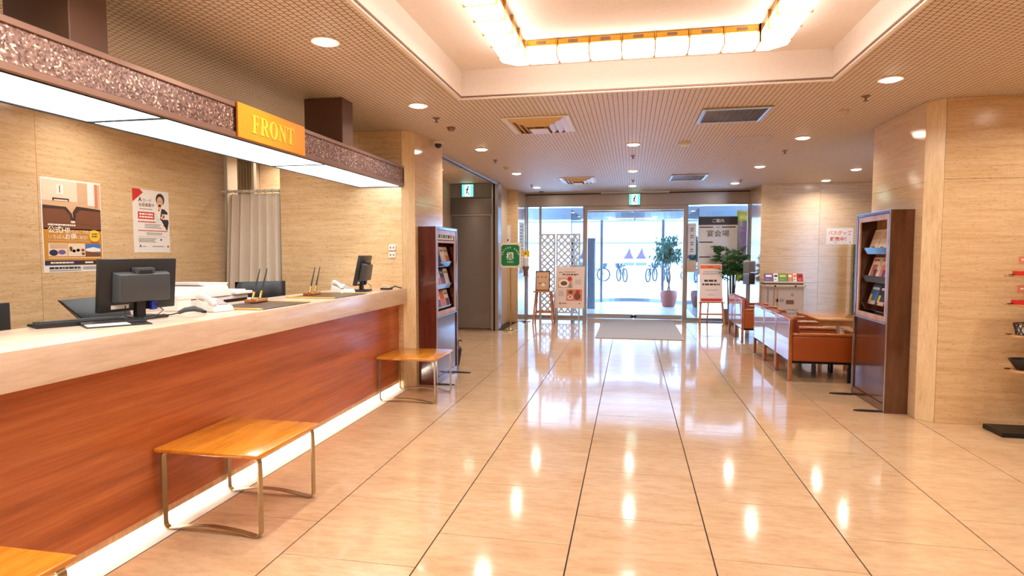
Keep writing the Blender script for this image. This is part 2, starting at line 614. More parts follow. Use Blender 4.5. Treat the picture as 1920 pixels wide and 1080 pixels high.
# lining of the coffer opening and its white moulding
m = MB()
for (a, b, c_, d) in ((CX0, CX0 + 0.004, CY0, CY1), (CX1 - 0.004, CX1, CY0, CY1), (CX0, CX1, CY1 - 0.004, CY1), (CX0, CX1, CY0, CY0 + 0.004)):
    m.box(a, b, c_, d, ZC + 0.012, ZC + 0.0605)
part(ceiling, 'coffer_lining', m, 'plaster')
def ring(m, x0, x1, y0, y1, w, z0, z1):
    m.box(x0 - w, x0, y0 - w, y1 + w, z0, z1); m.box(x1, x1 + w, y0 - w, y1 + w, z0, z1)
    m.box(x0, x1, y1, y1 + w, z0, z1); m.box(x0, x1, y0 - w, y0, z0, z1)
    return m
part(ceiling, 'coffer_moulding', ring(MB(), CX0 - 0.002, CX1 + 0.002, CY0 - 0.002, CY1 + 0.002, 0.03, ZC - 0.014, ZC - 0.0003), 'trim_white', 0.004, 2)
part(ceiling, 'shadow_bead', ring(MB(), CX0 + 0.006, CX1 - 0.006, CY0 + 0.006, CY1 - 0.006, 0.005, ZC + 0.001, ZC + 0.011), 'bronze')
# unseen roof slab added above everything to block the daylight
struct('unseen_roof', MB().box(-5.1, 5.6, -2.9, 13.75, 3.12, 3.2), 'paint_beige')

# ---- walls faced with travertine slabs (each slab a piece of its own, thin recessed joints)
def slab_wall(name, back, plane, span_a, span_z, cuts_a, cuts_z, out, th=0.02, mat='travertine'):
    """plane: ('x',X) or ('y',Y): finished face. back: MB of the wall core. out: +1/-1 direction of the face"""
    w = struct(name, back, 'grout')
    A = [span_a[0]] + [c for c in cuts_a if span_a[0] < c < span_a[1]] + [span_a[1]]
    Z = [span_z[0]] + [c for c in cuts_z if span_z[0] < c < span_z[1]] + [span_z[1]]
    for i in range(len(A) - 1):
        for j in range(len(Z) - 1):
            g = 0.0012
            a0, a1, z0, z1 = A[i] + g, A[i + 1] - g, Z[j] + g, Z[j + 1] - g
            ax, pv = plane
            q0, q1 = sorted((pv, pv - out * th))
            mb = MB().box(q0, q1, a0, a1, z0, z1) if ax == 'x' else MB().box(a0, a1, q0, q1, z0, z1)
            o = put('slab', mb.mesh('slab', mat, 0.0008), w)
    return w

# wall behind the reception desk (posters hang here)
wl = slab_wall('wall_left', MB().box(-4.9, -4.74, -2.7, 6.34, 0, ZC), ('x', -4.72), (-2.7, 6.34), (0, ZC),
               [-2.4, -1.1, 0.18, 1.47, 2.76, 4.05], [], 1)
part(wl, 'end_strip', MB().box(-4.9, -4.716, 6.342, 6.39, 0, ZC), 'paint_white')
# pier at the end of the desk: front face, bevelled corner, polished side
px0, px1, py0, py1, ch = -3.91, -2.34, 6.20, 7.28, 0.11
m = MB().prism([(px0, py0 + .02), (px1 - ch - .01, py0 + .02), (px1 - .02, py0 + ch + .01), (px1 - .02, py1), (px0, py1)], 0, ZC)
wp = slab_wall('wall_pier_left', m, ('y', py0), (px0, px1 - ch), (0, ZC), [], [], -1)
part(wp, 'corner_strip', MB().prism([(px1 - ch + .002, py0), (px1, py0 + ch - .002), (px1 - .018, py0 + ch + .004), (px1 - ch - .004, py0 + .018)], 0.001, ZC - 0.001), 'travertine_trim', 0.001)
for (z0, z1) in ((0, 1.02), (1.02, 2.06), (2.06, ZC)):
    put('slab', MB().box(px1 - .02, px1, py0 + ch + .001, py1, z0 + .001, z1 - .001).mesh('slab', 'travertine_polished', 0.0008), wp)
put('slab', MB().box(px1 - 1.4, px1 - .0, py1 + .0005, py1 + .02, 0, ZC).mesh('slab', 'travertine', 0.0008), wp)
# room behind the curtain
slab_wall('wall_passage', MB().box(-4.9, -3.92, 7.34, 7.5, 0, ZC), ('y', 7.3), (-4.9, -3.92), (0, ZC), [], [1.9], -1)
struct('wall_passage_side', MB().box(-5.0, -4.905, 6.4, 7.5, 0, ZC), 'paint_beige')
# lift alcove
struct('wall_alcove', MB().box(-3.6, -3.44, 7.3, 11.4, 0, ZC), 'paint_beige')
# right pier with bevelled corner
qx, qy0, qy1 = 2.53, 5.83, 7.10
m = MB().prism([(qx + .02, qy0 + ch + .01), (qx + ch + .01, qy0 + .02), (4.6, qy0 + .02), (4.6, qy1), (qx + .02, qy1)], 0, ZC)
wr = slab_wall('wall_pier_right', m, ('y', qy0), (qx + ch, 4.6), (0, ZC), [], [2.13], -1)
part(wr, 'corner_strip', MB().prism([(qx, qy0 + ch - .002), (qx + ch - .002, qy0), (qx + ch + .004, qy0 + .018), (qx + .018, qy0 + ch + .004)], 0.001, ZC - 0.001), 'travertine_trim', 0.001)
put('slab', MB().box(qx, qx + .02, qy0 + ch + .001, qy1, .001, 2.12).mesh('slab', 'travertine_polished', 0.0008), wr)
put('slab', MB().box(qx, qx + .02, qy0 + ch + .001, qy1, 2.122, ZC - .001).mesh('slab', 'travertine_polished', 0.0008), wr)
# far walls either side of the entrance
m = MB().prism([(-3.42, 12.62), (-2.39, 12.62), (-2.39, 13.75), (-3.42, 13.75)], 0, ZC)
wf = slab_wall('wall_far_left', m, ('y', 12.6), (-3.4, -2.372), (0, ZC), [], [2.18], -1)
for (z0, z1) in ((0, 1.4), (1.4, ZC)):
    put('slab', MB().box(-2.39, -2.37, 12.601, 13.62, z0 + .001, z1 - .001).mesh('slab', 'travertine_polished', 0.0008), wf)
m = MB().prism([(2.51, 12.52), (5.3, 12.52), (5.3, 13.75), (2.51, 13.75)], 0, ZC)
wg = slab_wall('wall_far_right', m, ('y', 12.5), (2.492, 5.3), (0, ZC), [3.55, 4.6], [0.92, 1.42], -1)
for (z0, z1) in ((0, 1.4), (1.4, ZC)):
    put('slab', MB().box(2.49, 2.51, 12.501, 13.62, z0 + .001, z1 - .001).mesh('slab', 'travertine_polished', 0.0008), wg)
# lounge side wall, wall to the right of the pier and wall behind the camera
slab_wall('wall_lounge', MB().box(5.22, 5.4, 7.1, 12.5, 0, ZC), ('x', 5.2), (7.1, 12.5), (0, ZC), [8.4, 9.7, 11.0], [], -1)
slab_wall('wall_right', MB().box(4.42, 4.6, -2.7, 5.82, 0, ZC), ('x', 4.4), (-2.7, 5.82), (0, ZC), [-1.4, -0.1, 1.2, 2.5, 3.8, 5.0], [], -1)
slab_wall('wall_rear', MB().box(-4.9, 4.6, -2.8, -2.62, 0, ZC), ('y', -2.6), (-4.7, 4.4), (0, ZC), [-3.4, -2.1, -0.8, 0.5, 1.8, 3.1], [], 1)

# ---- lift alcove: steel fire door, shutter rail and jamb
d1 = struct('door_1', MB().box(-3.44, -2.60, 11.24, 11.4, 0, ZC), 'paint_beige')
part(d1, 'door_leaf', MB().box(-3.40, -2.64, 11.20, 11.238, 0.03, 2.20), 'door_steel', 0.004)
part(d1, 'transom', MB().box(-3.44, -2.60, 11.205, 11.239, 2.235, 2.535), 'door_steel', 0.003)
part(d1, 'upper_panel', MB().box(-3.44, -2.60, 11.205, 11.239, 2.55, 2.815), 'panel_grey', 0.003)
m = MB().box(-3.44, -3.402, 11.19, 11.239, 0, 2.232); m.box(-2.638, -2.60, 11.19, 11.239, 0, 2.232); m.box(-3.402, -2.638, 11.19, 11.239, 2.203, 2.232)
part(d1, 'door_frame', m, 'brushed_steel', 0.002)
part(d1, 'threshold', MB().box(-3.42, -2.62, 11.12, 11.19, 0.0005, 0.012), 'bronze', 0.002)
m = MB().box(-2.595, -2.565, 11.10, 11.40, 0, ZC); m.box(-2.53, -2.47, 11.10, 11.40, 0, ZC)
t2 = struct('trim_2', m, 'brushed_steel', 0.003)
part(t2, 'guide_slot', MB().box(-2.564, -2.531, 11.13, 11.38, 0, ZC), 'black_gap')
m = MB().box(-2.57, -2.545, 7.30, 11.1, 2.775, ZC); m.box(-2.50, -2.475, 7.30, 11.1, 2.775, ZC)
t3 = struct('trim_3', m, 'steel', 0.002)
part(t3, 'guide_slot', MB().box(-2.544, -2.501, 7.30, 11.1, 2.79, ZC - 0.001), 'black_gap')
struct('wall_return_left', MB().box(-2.72, -2.6, 11.4, 12.6, 0, ZC), 'paint_beige')

# ---- entrance front: steel header, posts, fixed panes and sliding doors
EY = 13.62
hd = struct('trim_4', MB().box(-2.37, 2.49, EY, EY + 0.14, 2.545, 2.80), 'steel', 0.004)
part(hd, 'soffit_line', MB().box(-2.37, 2.49, EY - 0.006, EY + 0.13, 2.532, 2.544), 'aluminium')
part(hd, 'top_gap', MB().box(-2.37, 2.49, EY + 0.01, EY + 0.13, 2.801, ZC), 'black_gap')
part(hd, 'sensor_bar', MB().box(-0.66, 0.80, 13.40, 13.50, 2.795, ZC), 'white_plastic', 0.004)
for i, (x0, x1, nm) in enumerate(((-2.37, -1.03, 'window_1'), (1.18, 2.49, 'window_2'))):
    m = MB()
    m.box(x0, x0 + 0.04, EY + 0.03, EY + 0.10, 0.06, 2.53); m.box(x1 - 0.04, x1, EY + 0.03, EY + 0.10, 0.06, 2.53)
    m.box(x0, x1, EY + 0.03, EY + 0.10, 0.0, 0.06)
    wv = struct(nm, m, 'steel', 0.003)
    if i == 0:
        part(wv, 'mullion', MB().box(-2.07, -2.02, EY + 0.03, EY + 0.10, 0.06, 2.53), 'steel', 0.003)
        part(wv, 'pane', MB().box(x0 + .04, -2.07, EY + .06, EY + .068, .06, 2.53), 'glass')
        part(wv, 'pane', MB().box(-2.02, x1 - .04, EY + .06, EY + .068, .06, 2.53), 'glass')
    else:
        part(wv, 'pane', MB().box(x0 + .04, x1 - .04, EY + .06, EY + .068, .06, 2.53), 'glass')
d2 = struct('door_2', MB().box(-1.03, -0.97, EY, EY + 0.14, 0, 2.53).box(1.12, 1.18, EY, EY + 0.14, 0, 2.53).box(-0.97, 1.12, EY, EY + 0.14, 2.44, 2.53), 'steel', 0.004)
for (x0, x1) in ((-0.965, 0.068), (0.082, 1.115)):
    lf = part(d2, 'sliding_leaf', MB().box(x0, x1, EY + .045, EY + .09, 0.012, 0.11).box(x0, x1, EY + .05, EY + .085, 2.40, 2.435), 'steel', 0.003)
    part(lf, 'pane', MB().box(x0 + .003, x1 - .003, EY + .064, EY + .072, 0.11, 2.40), 'glass')
    cx = 0.045 if x1 < 0.5 else 0.105
    part(lf, 'lock', MB().box(cx - 0.04, cx + 0.03, EY + .03, EY + .05, 0.04, 0.085), 'black_metal', 0.003)
part(d2, 'floor_track', MB().box(-2.37, 2.49, EY - 0.03, EY + 0.16, -0.005, 0.004), 'aluminium')

# ---- vestibule beyond the doors
struct('floor_vestibule', MB().box(-4.0, 4.5, 13.72, 21.0, -0.10, -0.006), 'vestibule_floor')
def arc_pts(x0, x1, yc, sag, n=16):
    out = []
    for i in range(n + 1):
        t = i / n; x = x0 + (x1 - x0) * t
        out.append((x, yc - sag * (2 * t - 1) ** 2))
    return out
AP = arc_pts(-1.35, 1.45, 18.7, 0.9)
def arc_wall(m, z0, z1, th):
    for i in range(len(AP) - 1):
        (xa, ya), (xb, yb) = AP[i], AP[i + 1]
        m.hexa([(xa, ya, z0), (xb, yb, z0), (xb, yb + th, z0), (xa, ya + th, z0)], [(xa, ya, z1), (xb, yb, z1), (xb, yb + th, z1), (xa, ya + th, z1)])
    return m
w3 = struct('window_3', arc_wall(MB(), 2.47, 2.80, 0.12), 'vestibule_steel')
part(w3, 'outer_header', MB().box(-4.0, -1.35, 17.8, 17.92, 2.47, 2.80).box(1.45, 4.5, 17.8, 17.92, 2.47, 2.80), 'vestibule_steel')
part(w3, 'bottom_rail', arc_wall(MB(), 0.0, 0.10, 0.06), 'vestibule_steel')
for x in (-0.87, 0.93):
    yy = 18.7 - 0.9 * ((x - 0.05) / 1.4) ** 2
    part(w3, 'post', MB().box(x - 0.04, x + 0.04, yy - 0.03, yy + 0.07, 0, 2.47), 'vestibule_steel', 0.004)
part(w3, 'pane', MB().box(-1.35, -1.34, 13.8, 17.8, 0.02, 2.47), 'glass')
part(w3, 'pane', MB().box(1.45, 1.46, 13.8, 17.8, 0.02, 2.47), 'glass')
struct('ceiling_vestibule', MB().box(-4.0, 4.5, 13.76, 18.9, 2.81, 2.95), 'plaster')
# ---- the street beyond
struct('floor_street', MB().box(-30, 30, 21.0, 34.0, -0.10, -0.006), 'street')
sw = struct('wall_street', MB().box(-30, 30, 34.0, 34.4, -0.1, 9), 'street_wall')
for z in (2.0, 3.2, 6.0):
    part(sw, 'ledge', MB().box(-30, 30, 33.94, 34.0, z, z + 0.06), 'street_detail')
for x in (-6, -3.6, -1.3, 1.1, 3.5, 6):
    part(sw, 'shop_window', MB().box(x - 0.9, x + 0.9, 33.95, 33.99, 3.6, 5.4), 'street_detail')
# ================================================================ RECEPTION
CE = 6.196                                    # far end of the desk, at the pier
counter = thing('reception_counter', (-2.6, 2.7, 0), 'long reception counter with reddish cherry wood front and glowing toe recess', 'counter')
part(counter, 'front_panel', MB().box(-2.54, -2.50, -0.8, CE, 0.098, 0.944), 'cherry_panel', 0.002, w=True)
part(counter, 'lower_lip', MB().box(-2.54, -2.506, -0.8, CE, 0.058, 0.0975), 'light_wood', 0.002, w=True)
part(counter, 'plinth', MB().box(-2.72, -2.62, -0.8, CE, 0.0015, 0.944), 'paint_white', w=True)
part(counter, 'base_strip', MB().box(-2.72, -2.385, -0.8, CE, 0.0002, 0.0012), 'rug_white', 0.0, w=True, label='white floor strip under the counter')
part(counter, 'strip_edge', MB().box(-2.3848, -2.378, -0.8, CE, 0.0002, 0.0012), 'black_gap', w=True)
part(counter, 'inner_panel', MB().box(-3.05, -3.02, -0.8, CE, 0.001, 0.944), 'light_wood', w=True)
part(counter, 'led_strip', MB().box(-2.60, -2.57, -0.8, CE, 0.072, 0.084), 'led_light', w=True)
for i in range(4):
    ld = bpy.data.lights.new('led_glow', 'AREA'); ld.shape = 'RECTANGLE'; ld.size = 0.03; ld.size_y = 1.7
    ld.energy = LED_W / 4 * 1.0; ld.color = (1.0, 0.93, 0.82)
    lo = bpy.data.objects.new('led_glow', ld); COL.objects.link(lo); lo.parent = counter
    lo.location = Vector((-2.58, 0.05 + i * 1.75, 0.07)) - Vector(counter.location)
    lo.rotation_euler = (0, math.radians(25), 0)
worktop = solo('counter_worktop', MB().box(-3.08, -2.40, -0.8, CE, 0.945, 1.11), 'counter_stone', (-2.7, 2.7, 0.945),
               'thick pale stone worktop running along the reception counter', 'worktop', bevel=0.004, seg=2)

# ---- canopy with the luminous underside
FX0, FX1, FZ0, FZ1 = -2.945, -2.42, 2.215, 2.43
canopy = thing('canopy_light', (-2.68, 2.7, 2.215), 'bronze glitter-faced canopy with luminous panels hanging over the reception counter', 'canopy')
part(canopy, 'top_board', MB().box(FX0, FX1 - 0.02, -0.6, CE, FZ1 - 0.02, FZ1 - 0.002), 'brown_box', w=True)
part(canopy, 'rear_board', MB().box(FX0, FX0 + 0.02, -0.6, CE, FZ0 + 0.004, FZ1 - 0.021), 'brown_box', w=True)
part(canopy, 'fascia_panel', MB().box(FX1 - 0.02, FX1 - 0.008, -0.6, CE - 0.012, FZ0 + 0.034, FZ1 - 0.03), 'glitter', w=True)
part(canopy, 'top_rail', MB().box(FX1 - 0.022, FX1 + 0.004, -0.6, CE, FZ1 - 0.03, FZ1), 'bronze', 0.003, w=True)
part(canopy, 'bottom_rail', MB().box(FX1 - 0.022, FX1 + 0.004, -0.6, CE, FZ0, FZ0 + 0.034), 'bronze', 0.003, w=True)
part(canopy, 'end_rail', MB().box(FX1 - 0.022, FX1 + 0.002, CE - 0.012, CE, FZ0 + 0.034, FZ1 - 0.03), 'brown_box', w=True)
m = MB().box(FX0, FX0 + 0.012, -0.6, CE, FZ0 - 0.004, FZ0 + 0.003)
m.box(FX1 - 0.034, FX1 - 0.023, -0.6, CE, FZ0 - 0.003, FZ0 + 0.003)
m.box(FX0 + 0.012, FX1 - 0.034, CE - 0.01, CE, FZ0 - 0.003, FZ0 + 0.003)
for y in (1.10, 2.83, 4.55):
    m.box(FX0 + 0.012, FX1 - 0.034, y - 0.009, y + 0.009, FZ0 - 0.003, FZ0 + 0.003)
part(canopy, 'divider_frame', m, 'black_gap', w=True)
for (a, b) in ((-0.6, 1.091), (1.109, 2.821), (2.839, 4.541), (4.559, CE - 0.01)):
    part(canopy, 'diffuser', MB().box(FX0 + 0.0125, FX1 - 0.0345, a, b, FZ0 + 0.003, FZ0 + 0.008), 'box_light', w=True)
# FRONT sign
sg = part(canopy, 'sign_board', MB().box(FX1 + 0.0045, FX1 + 0.020, 3.37, 4.15, FZ0 + 0.004, FZ1 + 0.004), 'gold_orange', 0.002, w=True, label='orange gold FRONT sign')
LET = {
 'F': (0.66, [[(0,0),(.42,0),(.42,.05),(.31,.08),(.31,.47),(.46,.47),(.5,.36),(.55,.36),(.55,.66),(.5,.66),(.46,.53),(.31,.53),(.31,.94),(.52,.94),(.58,.78),(.63,.78),(.63,1),(0,1),(0,.95),(.12,.92),(.12,.08),(0,.05)]]),
 'R': (0.82, [[(0,0),(.4,0),(.4,.05),(.3,.08),(.3,.46),(.36,.46),(.58,0),(.82,0),(.82,.05),(.74,.08),(.53,.5),(.66,.56),(.72,.66),(.73,.77),(.70,.88),(.62,.96),(.5,1),(0,1),(0,.95),(.11,.92),(.11,.08),(0,.05)],
              [(.3,.53),(.42,.53),(.50,.60),(.53,.68),(.53,.80),(.5,.88),(.42,.94),(.3,.94)]]),
 'O': (0.80, [[(.4 + .40 * math.cos(2 * PI * i / 28), .5 + .52 * math.sin(2 * PI * i / 28)) for i in range(28)],
              [(.4 + .20 * math.cos(2 * PI * i / 28), .5 + .46 * math.sin(2 * PI * i / 28)) for i in range(28)]]),
 'N': (0.83, [[(0,0),(.28,0),(.28,.05),(.17,.08),(.17,.78),(.62,0),(.70,0),(.70,.92),(.81,.95),(.81,1),(.53,1),(.53,.95),(.64,.92),(.64,.33),(.25,1),(0,1),(0,.95),(.11,.92),(.11,.08),(0,.05)]]),
 'T': (0.78, [[(.2,0),(.56,0),(.56,.05),(.47,.08),(.47,.94),(.62,.94),(.70,.76),(.76,.76),(.76,1),(0,1),(0,.76),(.06,.76),(.14,.94),(.29,.94),(.29,.08),(.2,.05)]]),
}
hgt = 0.115; y = 3.505
for chx in 'FRONT':
    adv, loops = LET[chx]
    me = outline_mesh(loops, 0.06)
    for v in me.vertices:
        a, b, z = v.co
        v.co = Vector((FX1 + 0.0203 + (0.004 if z > 0 else 0.0), y + a * hgt * 1.0, FZ0 + 0.054 + b * hgt)) - Vector(canopy.location)
    me.materials.append(MATS['gold_yellow'])
    put('letter', me, sg)
    y += (adv + 0.10) * hgt
# brown ducts from canopy to ceiling
for (a, b) in ((2.26, 2.46), (4.80, 5.0)):
    part(canopy, 'duct', MB().box(-2.78, -2.425, a, b, FZ1 - 0.0015, ZC - 0.0005), 'brown_box', 0.004, w=True)

# ---- benches
def bench(y0, label):
    b = thing('bench', (-2.18, y0 + 0.31, 0), label, 'bench', 'low wooden benches along the reception counter')
    n = 8; vs = []; 
    top = MB().box(-0.31, 0.31, -0.31, 0.31, 0.432, 0.455)
    part(b, 'seat', top, 'bench_wood', 0.008, 3)
    for s in (-1, 1):
        yy = s * 0.265
        path = [(0.0, yy, 0.428)]
        def corner(cx, cz, a0, a1, r=0.03, k=5):
            return [(cx + r * math.cos(a0 + (a1 - a0) * i / k), yy, cz + r * math.sin(a0 + (a1 - a0) * i / k)) for i in range(k + 1)]
        path = [(0, yy, 0.4275)] + corner(0.26, 0.3975, PI / 2, 0) + corner(0.26, 0.035, 0, -PI / 2)
        path += [(0.26 - 0.52 * i / 10, yy, 0.005 + 0.03 * math.sin(PI * i / 10)) for i in range(1, 10)]
        path += corner(-0.26, 0.035, -PI / 2, -PI) + corner(-0.26, 0.3975, PI, PI / 2) + [(0, yy, 0.4275)]
        part(b, 'leg_loop', MB().flatbar(path, 0.034, 0.008, (0, 1, 0)), 'bench_metal')
    return b
bench(2.71, 'honey wood bench at the counter below the FRONT sign')
bench(5.56, 'honey wood bench at the counter beside the mahogany brochure rack')
bench(1.07, 'honey wood bench at the counter below the canopy duct farthest from the pier')

# ---- things on the worktop
def monitor(loc, rz, w, h, z0, label, tilt=0.0, hump=True, cab=True):
    t = thing('monitor', loc, label, 'monitor', None, rz)
    # local: screen faces -x, back +x, width along y
    def tl(mb):
        c, s = math.cos(tilt), math.sin(tilt)
        mb.v = [(x * c - (z - z0) * s, y, z0 + x * s + (z - z0) * c) for x, y, z in mb.v]
        return mb
    part(t, 'case', tl(MB().box(-0.014, 0.016, -w / 2, w / 2, z0, z0 + h)), 'black_plastic', 0.004, 2)
    part(t, 'screen', tl(MB().box(-0.0155, -0.0142, -w / 2 + 0.015, w / 2 - 0.015, z0 + 0.025, z0 + h - 0.015)), 'black_metal')
    if hump:
        part(t, 'electronics_cover', tl(MB().hexa([(0.016, -w * .36, z0 + h * .17), (0.07, -w * .33, z0 + h * .19), (0.07, w * .33, z0 + h * .19), (0.016, w * .36, z0 + h * .17)],
                                       [(0.016, -w * .36, z0 + h * .76), (0.062, -w * .33, z0 + h * .72), (0.062, w * .33, z0 + h * .72), (0.016, w * .36, z0 + h * .76)])), 'grey_plastic', 0.008, 3)
        part(t, 'grip', tl(MB().box(0.016, 0.058, -w * .13, w * .13, z0 + h * .72, z0 + h * .84)), 'grey_plastic', 0.008, 2)
        part(t, 'grip_recess', tl(MB().box(0.05, 0.0595, -w * .09, w * .09, z0 + h * .725, z0 + h * .80)), 'black_gap', 0.002)
        part(t, 'rating_label', tl(MB().box(0.016, 0.0172, -w * .36, -w * .14, z0 + h * .055, z0 + h * .13)), 'paper')
    part(t, 'neck', MB().box(0.0, 0.035, -0.03, 0.03, 0.012, z0 + h * 0.3), 'black_plastic', 0.004)
    part(t, 'base', MB().box(-0.10, 0.10, -w * .26, w * .26, 0.0, 0.016), 'black_plastic', 0.006, 2)
    if cab:
        part(t, 'cable', MB().tube([(0.03, 0.08, z0 + 0.04), (0.09, 0.10, 0.045), (0.10, 0.02, 0.010), (0.11, -0.08, 0.008), (0.06, -0.13, 0.03), (0.03, -0.10, z0 + 0.03)], 0.003, 6), 'black_plastic')
        part(t, 'plug', MB().box(0.018, 0.045, 0.06, 0.10, z0 - 0.005, z0 + 0.05), 'blue_plastic', 0.003)
    return t
monitor((-2.85, 3.02, 1.11), math.radians(-6), 0.50, 0.30, 0.055, 'large black computer monitor seen from behind on the counter', math.radians(-5))
monitor((-2.68, 5.62, 1.11), math.radians(10), 0.42, 0.30, 0.065, 'small black computer monitor on the counter near the pier', math.radians(-12))
# keyboard and slanted customer display beside the large monitor
kb = thing('keyboard', (-2.95, 2.72, 1.11), 'flat black keyboard lying beside the large monitor', 'keyboard', None, math.radians(-28))
part(kb, 'body', MB().hexa([(-.09, -.20, 0), (.09, -.20, 0), (.09, .20, 0), (-.09, .20, 0)], [(-.09, -.20, .012), (.09, -.20, .028), (.09, .20, .028), (-.09, .20, .012)]), 'black_plastic', 0.003)
for r in range(4):
    part(kb, 'key_row', MB().box(-0.07 + r * 0.037, -0.042 + r * 0.037, -0.18, 0.18, 0.0145 + r * 0.0034, 0.0235 + r * 0.0034), 'grey_plastic', 0.002)
pd = thing('card_terminal', (-3.02, 2.98, 1.11), 'black slanted display panel behind the large monitor', 'display')
part(pd, 'panel', MB().hexa([(-.02, -.16, 0.0), (.02, -.16, 0.0), (.02, .16, 0.0), (-.02, .16, 0.0)], [(-.05, -.27, .13), (-.03, -.27, .13), (-.03, .16, .13), (-.05, .16, .13)]), 'black_plastic', 0.004)
part(pd, 'foot', MB().box(-.055, .04, -.12, .12, 0.0, 0.01), 'black_plastic', 0.002)
fo = thing('document_folder', (-2.72, 2.74, 1.11), 'black folder with a white sheet lying in front of the large monitor', 'folder', None, math.radians(-35))
part(fo, 'cover', MB().box(-0.10, 0.10, -0.15, 0.15, 0.0, 0.006), 'black_plastic', 0.002)
part(fo, 'sheet', MB().box(-0.02, 0.092, -0.14, 0.05, 0.0062, 0.009), 'paper')
part(fo, 'flap', MB().hexa([(-.10, -.15, .0065), (-.025, -.15, .0065), (-.025, .15, .0065), (-.10, .15, .0065)], [(-.10, -.15, .02), (-.025, -.15, .012), (-.025, .15, .012), (-.10, .15, .02)]), 'black_plastic', 0.002)
bx = thing('tissue_box', (-2.99, 3.50, 1.11), 'small white box standing behind the large monitor', 'box')
part(bx, 'carton', MB().box(-.06, .06, -.06, .06, 0.0, 0.075), 'paper', 0.003)
part(bx, 'lid', MB().box(-.062, .062, -.062, .062, 0.0755, 0.105), 'paper', 0.003)
sc_ = thing('barcode_scanner', (-2.72, 3.30, 1.11), 'small black and silver barcode scanner lying on the counter', 'scanner', None, math.radians(30))
part(sc_, 'body', MB().tube([(-.07, -.01, .012), (-.03, 0, .03), (.02, 0, .036), (.06, .005, .022), (.085, .01, .010)], [.010, .016, .018, .014, .008], 8), 'grey_plastic')
part(sc_, 'window', MB().box(.06, .088, -.006, .022, .006, .02), 'black_gap', 0.002)
part(sc_, 'cable', MB().tube([(-.07, -.01, .012), (-.10, -.05, .006), (-.13, -.03, .005), (-.16, .02, .005)], 0.0035, 6), 'black_plastic')

def phone(loc, rz, label):
    t = thing('telephone', loc, label, 'telephone', None, rz)
    part(t, 'body', MB().hexa([(-.10, -.08, 0), (.10, -.08, 0), (.10, .08, 0), (-.10, .08, 0)], [(-.09, -.07, .085), (.085, -.075, .035), (.085, .075, .035), (-.09, .07, .085)]), 'white_plastic', 0.010, 3)
    part(t, 'handset', MB().tube([(-.085, -.055, .085), (-.06, -.055, .102), (.0, -.055, .092), (.05, -.055, .068), (.075, -.055, .046)], [.020, .024, .017, .022, .018], 10), 'white_plastic')
    part(t, 'keypad', MB().hexa([(-.03, -.01, .069), (.06, -.01, .043), (.06, .06, .043), (-.03, .06, .069)], [(-.03, -.01, .073), (.06, -.01, .047), (.06, .06, .047), (-.03, .06, .073)]), 'ink_grey', 0.001)
    part(t, 'cord', MB().tube([(-.09, -.05, .03), (-.13, -.06, .01), (-.15, -.02, .006), (-.13, .04, .006), (-.10, .05, .01)], 0.004, 6), 'white_plastic')
    return t
phone((-2.72, 3.52, 1.11), math.radians(-15), 'white desk telephone on the counter beside the brown desk mat')
phone((-2.72, 5.34, 1.11), math.radians(-30), 'white desk telephone on the counter beside the small monitor')
tr_ = thing('card_tray', (-2.52, 5.92, 1.11), 'small brown tray with cards and a strap by the pier', 'tray')
part(tr_, 'tray', MB().box(-.05, .05, -.05, .05, 0, .018), 'ink_darkbrown', 0.003)
part(tr_, 'card', MB().hexa([(-.03, -.03, .0185), (.03, -.03, .0185), (.03, .03, .0185), (-.03, .03, .0185)], [(-.045, -.03, .05), (.015, -.03, .05), (.015, .03, .05), (-.045, .03, .05)]), 'paper_cream')
part(tr_, 'strap', MB().tube([(.03, .04, .014), (.06, .09, .03), (.09, .14, .012), (.10, .17, .006)], 0.006, 6), 'black_leather')

def desk_mat(y0, label):
    t = thing('desk_mat', (-2.67, y0 + 0.33, 1.11), label, 'desk mat')
    part(t, 'pad', MB().box(-.22, .23, -.29, .29, 0.0, 0.006), 'desk_mat', 0.002)
    for s in (-1, 1):
        part(t, 'gold_bar', MB().box(-.22, .23, s * .29, s * .325, 0.0, 0.012), 'mat_gold', 0.004, 2)
desk_mat(3.60, 'dark brown desk mat with gold bars beside the white phone')
desk_mat(4.62, 'dark brown desk mat with gold bars near the small monitor')
def pen_stand(loc, rz, label):
    t = thing('pen_stand', loc, label, 'pen stand', None, rz)
    part(t, 'base', MB().box(-.045, .045, -.10, .10, 0, .022), 'chair_wood', 0.003)
    for i, y in enumerate((-.06, .06)):
        a = Vector((0, y, .022)); d = Vector((.06, .40, .9)).normalized()
        part(t, 'socket', MB().cyl(a, a + d * .015, .011, .008), 'brass')
        pn = part(t, 'pen', MB().cyl(a + d * .0152, a + d * .06, .0085, .010), 'brass')
        part(pn, 'pen_barrel', MB().cyl(a + d * .0602, a + d * .25, .0075, .0035), 'black_plastic')
pen_stand((-2.82, 4.12, 1.1225), math.radians(8), 'wooden pen stand with two black pens on the mat beside the white phone')
pen_stand((-2.84, 4.98, 1.1165), math.radians(8), 'wooden pen stand with two black pens on the mat near the small monitor')

